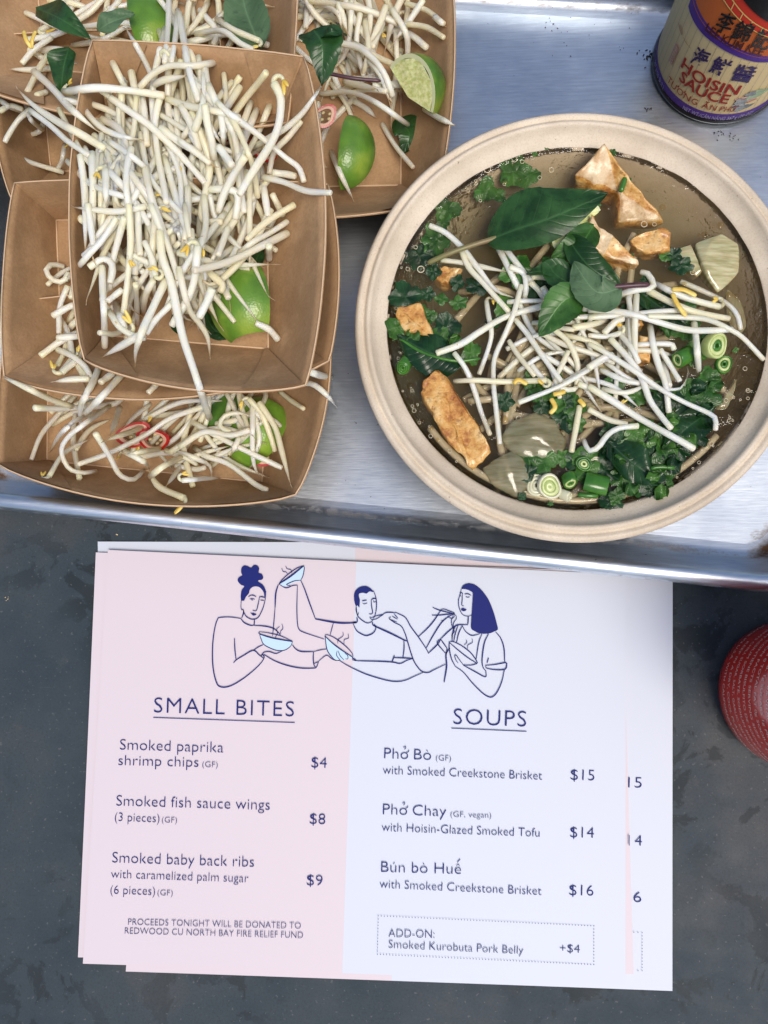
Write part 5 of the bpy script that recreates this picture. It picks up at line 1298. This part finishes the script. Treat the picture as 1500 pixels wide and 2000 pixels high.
# red squeeze bottle
sb = P(1534, 1350, .0); R2 = (P(1534, 1350, 0) - P(1388, 1350, 0)).length * .985; c2 = Cyl((sb.x, sb.y), R2)
sq = empty('squeeze_bottle', (sb.x, sb.y, 0)); tag(sq, 'red plastic chilli sauce bottle with white print at the right edge', 'sauce bottle')
pr = [(.0001, .004), (R2 * .80, .0015), (R2 * .93, .0035), (R2 * .985, .008), (R2, .015), (R2, .125), (R2 * .96, .135), (R2 * .80, .150), (R2 * .5, .163), (R2 * .38, .170), (R2 * .38, .176)]
V, F = lathe(pr, (sb.x, sb.y, 0), 96); make('bottle_body', V, F, MT['chilibottle'], sq)
V, F = lathe([(R2 * .42, .170), (R2 * .45, .172), (R2 * .42, .188), (.006, .194), (.003, .215), (.0001, .216)], (sb.x, sb.y, 0), 48); make('green_cap', V, F, MT['scout'], sq)
sq_lines = ['MADE IN U.S.A. WITH CALIFORNIA PRODUCE', 'KEEP IN A DRY, COOL PLACE', 'INGREDIENTS CHILI, SUGAR, SALT, GARLIC, DISTILLED VINEGAR', 'POTASSIUM SORBATE, SODIUM BISULFITE', 'CONTIENE BISULFITO DE SODIO',
            'NUTRITION FACTS SERVING SIZE 1 TSP (5g)', 'CALORIES 0 TOTAL FAT 0g SODIUM 75mg', 'TOTAL CARB. 1g SUGARS 1g PROTEIN 0g', 'VITAMIN A 0% VITAMIN C 0%', 'CALCIUM 0% IRON 0%', '是拉差辣椒醬 加州製造', 'TƯƠNG ỚT SRIRACHA']
for i, tx in enumerate(sq_lines):
    z = .016 + i * .0062; big_ = i in (10, 11); h_ = .0034 if big_ else .0023; L_ = min(.085, len(tx) * (.0046 if big_ else .00185))
    c2.text(tx, (-L_ / 2 + .004, z), (L_ / 2 + .004, z), h_, MT['wink'], sq, .0003, 0 if not big_ else .01)
for i, ch in enumerate('和糖之椒製川品'):
    c2.text(ch, (-.018 + (i % 4) * .010, .084 + (i // 4) * .011), (-.010 + (i % 4) * .010, .084 + (i // 4) * .011), .0075, MT['wink'], sq, .0003, .01)
# ================================================================== menus
def sheet(corners, z, name, label, divide=None, cols=('pink', 'white'), bow=.001, seed=0):
    """corners TL,TR,BR,BL px; divide: (top x frac, bottom x frac)"""
    c = [P(x, y, z) for x, y in corners]; root = empty(name, (c[0] + c[1] + c[2] + c[3]) / 4); tag(root, label, 'menu', 'printed menu sheets')
    def face(u0, u1, nm, m):
        V, F = [], []; N = 20
        for i in range(N + 1):
            for j in range(N + 1):
                v = j / N; ua = u0[0] + (u0[1] - u0[0]) * v; ub = u1[0] + (u1[1] - u1[0]) * v; u = ua + (ub - ua) * i / N
                p = c[0].lerp(c[1], u).lerp(c[3].lerp(c[2], u), v)
                p.z += bow * (4 * (u - .5) ** 4 * 2 * (1 + .5 * math.sin(seed + 3 * v))); V.append(p)
        m0 = len(V)
        for k in range(m0): V.append(V[k] - Vector((0, 0, .00022)))
        for i in range(N):
            for j in range(N):
                a = i * (N + 1) + j; F += [(a, a + 1, a + N + 2, a + N + 1), (a + m0, a + m0 + N + 1, a + m0 + N + 2, a + m0 + 1)]
        rim_ = [i * (N + 1) for i in range(N + 1)] + [N * (N + 1) + j for j in range(1, N + 1)] + [i * (N + 1) + N for i in range(N - 1, -1, -1)] + [j for j in range(N - 1, 0, -1)]
        for a, b in zip(rim_, rim_[1:] + rim_[:1]): F.append((a, b, b + m0, a + m0))
        F = [f if k_ % 2 == 1 or k_ >= 2 * N * N else f for k_, f in enumerate(F)]
        V_ = V
        make(nm, V_, F, MT[m], root, smooth=False)
    if divide:
        face((0, 0), divide, 'printed_panel', cols[0]); face(divide, (1, 1), 'plain_panel', cols[1])
    else: face((0, 0), (1, 1), 'paper', cols[0])
    return root
ZS = [.0007, .0016, .0025, .0034]
s0 = sheet([(192, 1058), (1250, 1060), (1240, 1870), (205, 1860)], ZS[0], 'menu_sheet', 'lowest menu sheet, only its top edge showing below the pan', (.485, .485), ('white', 'pink'), seed=1)
s1 = sheet([(303, 1088), (1313, 1128), (1313, 1935), (246, 1897)], ZS[1], 'menu_sheet', 'menu sheet peeking out on the right with cut off prices', (.497, .497), seed=2)
s2 = sheet([(188, 1079), (1214, 1117), (1237, 1902), (153, 1869)], ZS[2], 'menu_sheet', 'second menu sheet from the top, a thin pink sliver on the right', (.5, .5), ('pink', 'pink'), seed=3)
s3 = sheet([(211, 1074), (1222, 1122), (1221, 1922), (163, 1881)], ZS[3], 'menu_sheet', 'top menu sheet with drawing, small bites and soups', ((707 - 211) / 1011, (680 - 163) / 1058), seed=4)
def onz(z): return z + .0007
def mput(name, V2, F, m, parent, z):
    V = [P(x, y, z) for x, y in V2]; F = upface(V, F, Vector((0, 0, 1))); return make(name, V, F, m, parent, smooth=False)
def mtext(txt, a, b, cap, sheet_=None, z=None, m='ink', off=-.013, sp=1.0, raw=False):
    sheet_ = sheet_ or s3; z = z or onz(ZS[3]); V, F = glyphs(txt, off, sp)
    dx, dy = b[0] - a[0], b[1] - a[1]; L = math.hypot(dx, dy); nx_, ny_ = dy / L, -dx / L
    V2 = [(a[0] + dx * x + nx_ * y * cap, a[1] + dy * x + ny_ * y * cap) for x, y in V]
    if raw: return V2, F
    return mput('lettering', V2, F, MT[m], sheet_, z)
def mline(pts, w, m='ink', z=None, nm='printed_rule', sh=None, taper=False):
    V2, F = ribbon2(pts, w, taper=taper); return mput(nm, V2, F, MT[m], sh or s3, z or onz(ZS[3]))
mtext('SMALL BITES', (300.5, 1392), (574, 1400), 30, off=-.012, sp=1.12)
mline([(299.3, 1401.5), (575.8, 1411.5)], 1.5)
mtext('SOUPS', (885.6, 1414.7), (1027.6, 1419.8), 31, off=-.012, sp=1.1)
mline([(881.7, 1422.4), (1028.5, 1428.7)], 1.5)
for t_, a, b, c_, m_ in [
    ('Smoked paprika', (234, 1464.5), (436, 1470.3), 21, 'ink'), ('shrimp chips', (231, 1494.7), (387.5, 1498.5), 20, 'ink'), ('(GF)', (395, 1498.5), (425, 1499.3), 11.5, 'ink2'),
    ('$4', (608, 1499.3), (638, 1500.5), 21, 'ink'), ('Smoked fish sauce wings', (227, 1574), (526.7, 1582.5), 21, 'ink'), ('(3 pieces)', (224, 1603.7), (311, 1606.8), 17, 'ink'), ('(GF)', (316, 1606.8), (345.3, 1607.6), 11.5, 'ink2'),
    ('$8', (604.8, 1609.5), (635, 1610.7), 21, 'ink'), ('Smoked baby back ribs', (219, 1685), (495.8, 1693.8), 21, 'ink'), ('with caramelized palm sugar', (216.6, 1715), (485, 1724), 17, 'ink'),
    ('(6 pieces)', (215.4, 1746), (302.4, 1749), 17, 'ink'), ('(GF)', (307.4, 1749), (337, 1750), 11.5, 'ink2'), ('$9', (599, 1729.4), (629.6, 1730.6), 21, 'ink'),
    ('PROCEEDS TONIGHT WILL BE DONATED TO', (250, 1806.7), (587.4, 1814.5), 12.5, 'ink2'), ('REDWOOD CU NORTH BAY FIRE RELIEF FUND', (243.6, 1824), (591.7, 1833), 12.5, 'ink2'),
    ('Pho', (750.3, 1481.6), (797, 1483.4), 21, 'ink'), ('Bò', (808.8, 1483.8), (842, 1485), 21, 'ink'), ('(GF)', (851.5, 1486), (880.9, 1486.8), 11.5, 'ink2'),
    ('with Smoked Creekstone Brisket', (747.8, 1512), (1058.8, 1523.5), 17, 'ink'), ('$15', (1114.7, 1523.4), (1160.8, 1525), 21, 'ink'),
    ('Pho', (747.8, 1590.9), (795, 1592.5), 21, 'ink'), ('Chay', (806, 1593), (871.5, 1595), 21, 'ink'), ('(GF, vegan)', (880, 1596), (959.4, 1598), 11.5, 'ink2'),
    ('with Hoisin-Glazed Smoked Tofu', (745.6, 1623.7), (1053.7, 1635), 17, 'ink'), ('$14', (1113.8, 1635.7), (1160, 1637), 21, 'ink'),
    ('Bún bò Huê', (744.4, 1703.5), (900.5, 1707.7), 21, 'ink'), ('with Smoked Creekstone Brisket', (741.4, 1734.6), (1057.5, 1748.7), 17, 'ink'), ('$16', (1112, 1748.7), (1159, 1750), 21, 'ink'),
    ('ADD-ON:', (758.9, 1830.6), (848.5, 1832.7), 16, 'ink2'), ('Smoked Kurobuta Pork Belly', (758.9, 1852), (1022, 1863.9), 16, 'ink2'), ('+$4', (1093.3, 1859.6), (1132.2, 1861.5), 16, 'ink2')]:
    mtext(t_, a, b, c_, m=m_)
for ox, oy in ((797, 1483), (795, 1592)):      # horn and hook above of the vietnamese o
    mline([(ox - 3, oy - 13), (ox + 1, oy - 15), (ox + 1.5, oy - 18)], 1.5, nm='accent'); mline([(ox - 9, oy - 23), (ox - 5, oy - 25), (ox - 4.5, oy - 22), (ox - 7, oy - 19)], 1.3, nm='accent')
mline([(893, 1684.5), (899, 1678)], 1.6, nm='accent')
def dots(path, sh, z, step=6.0, r=1.0):
    V2, F = [], []
    for a, b in zip(path, path[1:]):
        L = math.dist(a, b); n = int(L / step)
        for k in range(n):
            x, y = a[0] + (b[0] - a[0]) * k / n, a[1] + (b[1] - a[1]) * k / n; o = len(V2)
            V2 += [(x + r * math.cos(t_), y + r * math.sin(t_)) for t_ in [i * math.pi / 3 for i in range(6)]]; F.append(tuple(range(o, o + 6)))
    o_ = mput('dotted_border', V2, F, MT['ink2'], sh, z)
dots([(738.8, 1788.8), (1159.9, 1808.4), (1159.9, 1884), (737, 1863.9), (738.8, 1788.8)], s3, onz(ZS[3]))
z1_ = onz(ZS[1])
mtext('15', (1227, 1538.4), (1253.3, 1539.2), 21, s1, z1_); mtext('4', (1240, 1652), (1253.8, 1652.3), 21, s1, z1_); mline([(1229, 1651.4), (1229, 1631)], 1.7, z=z1_ + .0016, sh=s1, nm='lettering'); mtext('6', (1237.5, 1762.4), (1252.5, 1763), 21, s1, z1_)
dots([(1238, 1820.8), (1254.2, 1821.7), (1254.2, 1895.9), (1238, 1895.9)], s1, z1_)
# ---- line drawing
ZI = onz(ZS[3])
def il(paths, ox, oy=1080, s=4.6875, w=8.5):
    parts = []
    for p in paths:
        ww = w
        if isinstance(p[0], (int, float)): ww = p[0]; p = p[1:]
        parts.append(ribbon2([(ox + x / s, oy + y / s) for x, y in p], ww / s * 1.28))
    return join2(parts)
def poly(pts, ox, oy=1080, s=4.6875, smooth=True):
    q = [(ox + x / s, oy + y / s) for x, y in pts]
    if smooth:
        c = spline([Vector((a, b, 0)) for a, b in q + [q[0]]], len(q) * 4); q = [(v.x, v.y) for v in c[:-1]]
    return tri2(q)
bluefill = [poly([(548, 740), (650, 775), (750, 797), (850, 812), (835, 850), (790, 885), (740, 895), (680, 885), (590, 840), (560, 780)], 390),
            poly([(725, 285), (830, 215), (952, 118), (958, 140), (945, 210), (925, 255), (870, 265), (800, 300), (760, 305)], 390),
            poly([(1148, 760), (1220, 830), (1300, 892), (1400, 955), (1360, 970), (1290, 985), (1240, 980), (1200, 940), (1165, 880)], 390)]
for V2, F in bluefill: mput('drawing_bowl_fill', V2, F, MT['paleblue'], s3, ZI)
for V2, F in ([poly([(402, 300), (375, 290), (350, 260), (350, 235), (372, 215), (390, 205), (380, 180), (382, 140), (405, 117), (435, 120), (470, 135), (495, 112), (525, 115), (545, 140), (540, 180), (570, 195), (582, 225), (570, 245), (540, 250), (535, 262), (575, 290), (600, 330), (607, 370), (605, 400), (595, 410), (585, 360), (560, 325), (530, 308), (490, 310), (460, 335), (450, 370), (425, 400), (405, 440), (398, 435), (380, 440), (376, 390), (385, 340), (408, 310)], 390),
               poly([(462, 545), (480, 552), (492, 550), (520, 562), (505, 573), (485, 572)], 390),
               poly([(20, 480), (8, 430), (10, 370), (35, 330), (75, 308), (120, 305), (160, 325), (185, 355), (175, 358), (150, 352), (120, 372), (90, 365), (55, 372), (52, 400), (60, 430), (58, 470), (55, 500), (38, 480), (30, 490)], 690),
               poly([(990, 330), (1000, 305), (1030, 285), (1070, 280), (1120, 295), (1180, 345), (1240, 430), (1285, 540), (1310, 630), (1325, 690), (1320, 705), (1290, 720), (1240, 738), (1160, 738), (1110, 715), (1080, 690), (1082, 600), (1090, 480), (1095, 390), (1090, 360), (1040, 335)], 690),
               poly([(985, 515), (1005, 505), (1020, 510), (1038, 518), (1020, 533), (995, 530)], 690)]): mput('drawing_solid_shape', V2, F, MT['ink'], s3, ZI + .00006)
LFT = [[9, (375, 600), (270, 587), (185, 592), (165, 605), (140, 680), (120, 820), (117, 980), (130, 1100), (155, 1190), (180, 1222), (230, 1230), (300, 1210), (400, 1150), (500, 1070), (560, 1010), (588, 968)],
    [(588, 968), (545, 935), (490, 893), (400, 940), (335, 980), (310, 1008)], [(318, 782), (322, 880), (333, 985)], [(588, 968), (590, 950), (575, 930), (560, 945)], [7, (490, 893), (540, 860), (580, 842)],
    [7, (560, 945), (590, 910), (640, 905), (700, 922), (760, 895)], [(400, 520), (400, 555), (385, 595)], [(375, 600), (410, 640), (470, 665), (500, 660)], [(502, 610), (498, 665)], [(500, 665), (600, 672), (680, 695), (740, 750)],
    [7, (380, 440), (378, 500), (388, 525), (395, 515), (405, 545), (430, 585), (480, 608), (530, 595), (565, 540), (590, 470), (603, 400), (606, 350)],
    [7, (445, 403), (470, 388), (495, 390), (518, 403)], [6, (458, 422), (480, 420), (505, 425)], [5, (470, 430), (490, 432)], [8, (545, 403), (570, 402), (597, 410)], [6, (555, 432), (590, 436)],
    [7, (548, 405), (535, 470), (520, 525), (500, 530), (485, 525)], [6, (550, 722), (640, 735), (740, 760), (850, 810)], [9, (550, 722), (545, 740), (650, 775), (750, 795), (850, 812)],
    [7, (850, 812), (835, 850), (790, 885), (740, 895), (680, 885), (590, 840), (560, 780), (548, 740)], [5, (752, 650), (762, 690), (740, 720), (745, 740)], [5, (733, 672), (705, 700), (712, 735), (690, 780)],
    [11, (720, 290), (697, 370), (690, 500)], [7, (690, 500), (678, 650), (668, 760)], [(850, 845), (880, 880), (930, 903), (1043, 905)], [(588, 930), (680, 985), (800, 1030), (930, 1055), (1050, 1055), (1070, 1045), (1088, 1000)],
    [(1043, 905), (1040, 960), (1045, 1020), (1060, 1048)], [6, (1045, 1015), (1088, 995)], [6, (1043, 905), (1100, 890), (1165, 880)], [6, (1088, 995), (1120, 965), (1165, 938), (1210, 970), (1250, 985), (1280, 980)],
    [7, (725, 285), (760, 240), (830, 180), (900, 135), (952, 118)], [12, (725, 285), (830, 215), (952, 118)], [7, (952, 118), (958, 140), (945, 210), (925, 250)],
    [5, (750, 140), (765, 170), (790, 175), (805, 195)], [5, (787, 120), (800, 145), (835, 155), (843, 185)], [7, (925, 250), (870, 255), (820, 275), (795, 290), (830, 300)],
    [7, (725, 285), (790, 320), (850, 300), (895, 295)], [7, (895, 295), (892, 400), (890, 520), (895, 640), (910, 700), (960, 730), (1140, 790)], [9, (925, 250), (960, 330), (1010, 470), (1060, 605)],
    [13, (1060, 605), (1200, 630), (1300, 642), (1435, 640)], [6, (1225, 640), (1195, 750)], [7, (1148, 755), (1165, 750), (1230, 775), (1320, 840), (1385, 905), (1405, 945), (1395, 955)], [8, (1145, 760), (1220, 830), (1300, 890), (1400, 955)],
    [7, (1148, 760), (1165, 880), (1200, 940), (1240, 980), (1280, 985)], [5, (1258, 895), (1255, 940), (1290, 985)], [5, (1268, 895), (1285, 940), (1320, 980)], [5, (1330, 920), (1355, 940), (1355, 970), (1335, 968)],
    [5, (1312, 725), (1312, 760), (1268, 795), (1265, 830)], [5, (1360, 740), (1362, 780), (1325, 795), (1322, 835)], [(1395, 960), (1430, 982), (1420, 980)]]
RGT = [[(-10, 978), (40, 988), (200, 992), (355, 1000), (430, 1013), (490, 985), (545, 968)], [8, (-126, 985), (-80, 1015), (0, 1058), (130, 1115), (300, 1165), (400, 1178), (480, 1165), (560, 1130), (645, 1092)],
    [7, (185, 345), (205, 400), (213, 450), (212, 510), (200, 570), (185, 600)], [7, (28, 490), (35, 560), (60, 600), (120, 640), (160, 635), (185, 610)], [6, (28, 490), (25, 520), (40, 570), (50, 545)],
    [7, (80, 440), (125, 432)], [5, (85, 462), (105, 467), (130, 458)], [7, (165, 430), (170, 500), (178, 545), (165, 560), (145, 558)], [8, (165, 430), (185, 418), (212, 420)], [5, (185, 435), (190, 450), (212, 445)],
    [(0, 650), (30, 710), (80, 745), (125, 757), (180, 735), (205, 700), (205, 670), (190, 655)], [12, (-5, 638), (35, 635)], [(35, 590), (38, 635)], [6, (150, 590), (170, 610), (210, 605), (250, 580), (270, 565), (200, 580), (175, 592), (150, 590)],
    [8, (270, 565), (300, 547), (345, 545), (385, 550)], [12, (178, 635), (180, 660), (240, 690), (350, 740), (460, 795), (490, 808)], [(465, 800), (465, 880), (455, 960)], [(370, 960), (455, 962), (545, 968)], [(378, 938), (370, 960), (355, 1000)],
    [(385, 545), (420, 560), (480, 595), (530, 680), (600, 775), (670, 880), (688, 920)], [(688, 920), (770, 840), (800, 795)], [6, (345, 585), (330, 605), (400, 635)], [6, (355, 580), (405, 608)], [6, (375, 560), (410, 600)],
    [(330, 605), (380, 640), (440, 672), (475, 740), (500, 820), (530, 920), (560, 1000), (610, 1070), (645, 1092), (690, 1095), (740, 1070), (845, 1020)],
    [(600, 765), (680, 690), (740, 620), (780, 560), (800, 530)], [(670, 870), (730, 760), (800, 650), (850, 600), (900, 570), (940, 570)], [8, (728, 500), (790, 525), (930, 560)], [8, (720, 570), (790, 570), (930, 555)],
    [6, (800, 525), (830, 515), (930, 550)], [5, (805, 622), (830, 618)], [6, (870, 590), (905, 600), (930, 580)], [6, (940, 570), (945, 600), (920, 640), (915, 680), (925, 720), (905, 750), (905, 780)], [6, (915, 580), (900, 620), (905, 670), (920, 700)],
    [(800, 790), (770, 825), (840, 915)], [(800, 790), (860, 875)], [(860, 875), (855, 915), (840, 915)], [(800, 790), (860, 730), (930, 670)], [11, (885, 870), (850, 930), (855, 1040), (832, 1185)],
    [6, (990, 330), (980, 380), (965, 430), (968, 490), (985, 540), (1010, 570), (1050, 580), (1085, 570)], [(1055, 580), (1050, 655)], [(1050, 658), (960, 660), (930, 680), (910, 740), (905, 810)],
    [7, (975, 370), (995, 365), (1003, 375)], [7, (1020, 378), (1050, 375), (1080, 390)], [5, (972, 388), (990, 398)], [5, (1030, 402), (1050, 407), (1068, 400)], [6, (1000, 375), (998, 430), (995, 480), (1015, 485)],
    [7, (1000, 670), (1030, 720), (1080, 755), (1130, 750), (1160, 740)], [7, (960, 665), (935, 740), (920, 815)], [7, (1000, 665), (965, 740), (945, 830)], [7, (1180, 742), (1150, 820), (1125, 980)],
    [(1240, 740), (1200, 830), (1180, 980), (1190, 1050), (1215, 1080)], [(1305, 725), (1350, 780), (1380, 870), (1388, 1000)], [(1215, 1030), (1300, 1022), (1395, 1005), (1405, 1020), (1390, 1065), (1300, 1070), (1220, 1055), (1215, 1030)],
    [7, (1240, 960), (1225, 1010)], [(1385, 1070), (1360, 1180), (1320, 1270), (1280, 1315), (1240, 1318), (1180, 1280), (1090, 1190), (1010, 1095), (935, 1040)], [(1215, 1080), (1210, 1135), (1120, 1090), (1010, 1030)],
    [8, (880, 815), (920, 815), (1000, 855), (1080, 920), (1135, 1000), (1125, 1015), (1080, 1028), (1010, 1028)], [8, (885, 825), (960, 890), (1050, 960), (1130, 1010)], [(880, 815), (880, 880), (900, 970), (935, 1040)],
    [6, (1010, 1030), (970, 975), (940, 935), (930, 945), (940, 980), (960, 1010)], [5, (1035, 795), (1040, 820), (1015, 845)], [5, (1090, 785), (1090, 820), (1050, 845), (1048, 880)]]
V2, F = il(LFT, 390); mput('drawing_line_work', V2, F, MT['ink'], s3, ZI + .00010)
V2, F = il(RGT, 690); mput('drawing_line_work', V2, F, MT['ink'], s3, ZI + .00010)
# ---- loose dark crumbs on the pan and pale grains on the table
random.seed(3)
def crumbs(name, pts, z, m, label, cat):
    parts = []
    for (x, y, r) in pts:
        p = P(x, y, z + r * .00012); V, F = [], []; n = 6
        ax = random.uniform(0, 3)
        for k in range(n): a = 2 * math.pi * k / n; q = r * .00022 * random.uniform(.6, 1.1); dx, dy = q * 1.5 * math.cos(a), q * .7 * math.sin(a); V.append((p.x + dx * math.cos(ax) - dy * math.sin(ax), p.y + dx * math.sin(ax) + dy * math.cos(ax), p.z - r * .00010))
        V += [(p.x, p.y, p.z + r * .0001)]
        F = [(k, (k + 1) % n, n) for k in range(n)]; parts.append((V, F))
    V, F = join3(parts); o = make(name, V, F, MT[m]); tag(o, label, cat, kind='stuff')
cl_ = []
for (x, y, n, s_, r) in [(1258, 105, 9, 8, 3.0), (1272, 108, 6, 4, 3.5), (1266, 214, 6, 3, 2.5), (1405, 262, 14, 7, 1.8), (1432, 265, 9, 6, 1.6), (1213, 93, 4, 4, 1.6), (1230, 53, 2, 2, 1.4), (1100, 72, 8, 22, 1.6), (1080, 45, 8, 16, 2.0), (1160, 40, 6, 20, 1.3), (700, 900, 8, 60, 1.0), (1440, 270, 3, 10, 1.2), (960, 30, 4, 20, 1.2), (1440, 1030, 6, 60, 1.0)]:
    for _ in range(n): cl_.append((random.gauss(x, s_), random.gauss(y, s_), r * random.uniform(.5, 1.2)))
crumbs('dark_crumbs', cl_, .0032, 'crumb', 'small black crumbs scattered on the sheet pan near the bottle', 'crumbs')
crumbs('pale_crumbs', [(228, 1044, 2.5), (10, 1167, 1.5), (15, 1170, 1.5), (12, 1173, 1.2), (16, 1166, 1)], .0003, 'lab', 'tiny pale crumbs on the table left of the menus', 'crumbs')
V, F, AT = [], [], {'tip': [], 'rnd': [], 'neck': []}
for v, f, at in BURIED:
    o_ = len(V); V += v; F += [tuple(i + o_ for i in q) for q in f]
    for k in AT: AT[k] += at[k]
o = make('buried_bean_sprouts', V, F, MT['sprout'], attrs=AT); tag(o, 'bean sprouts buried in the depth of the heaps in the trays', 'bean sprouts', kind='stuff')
print('objects', len(bpy.data.objects), 'tris', sum(len(o.data.polygons) for o in bpy.data.objects if o.type == 'MESH') * 2)
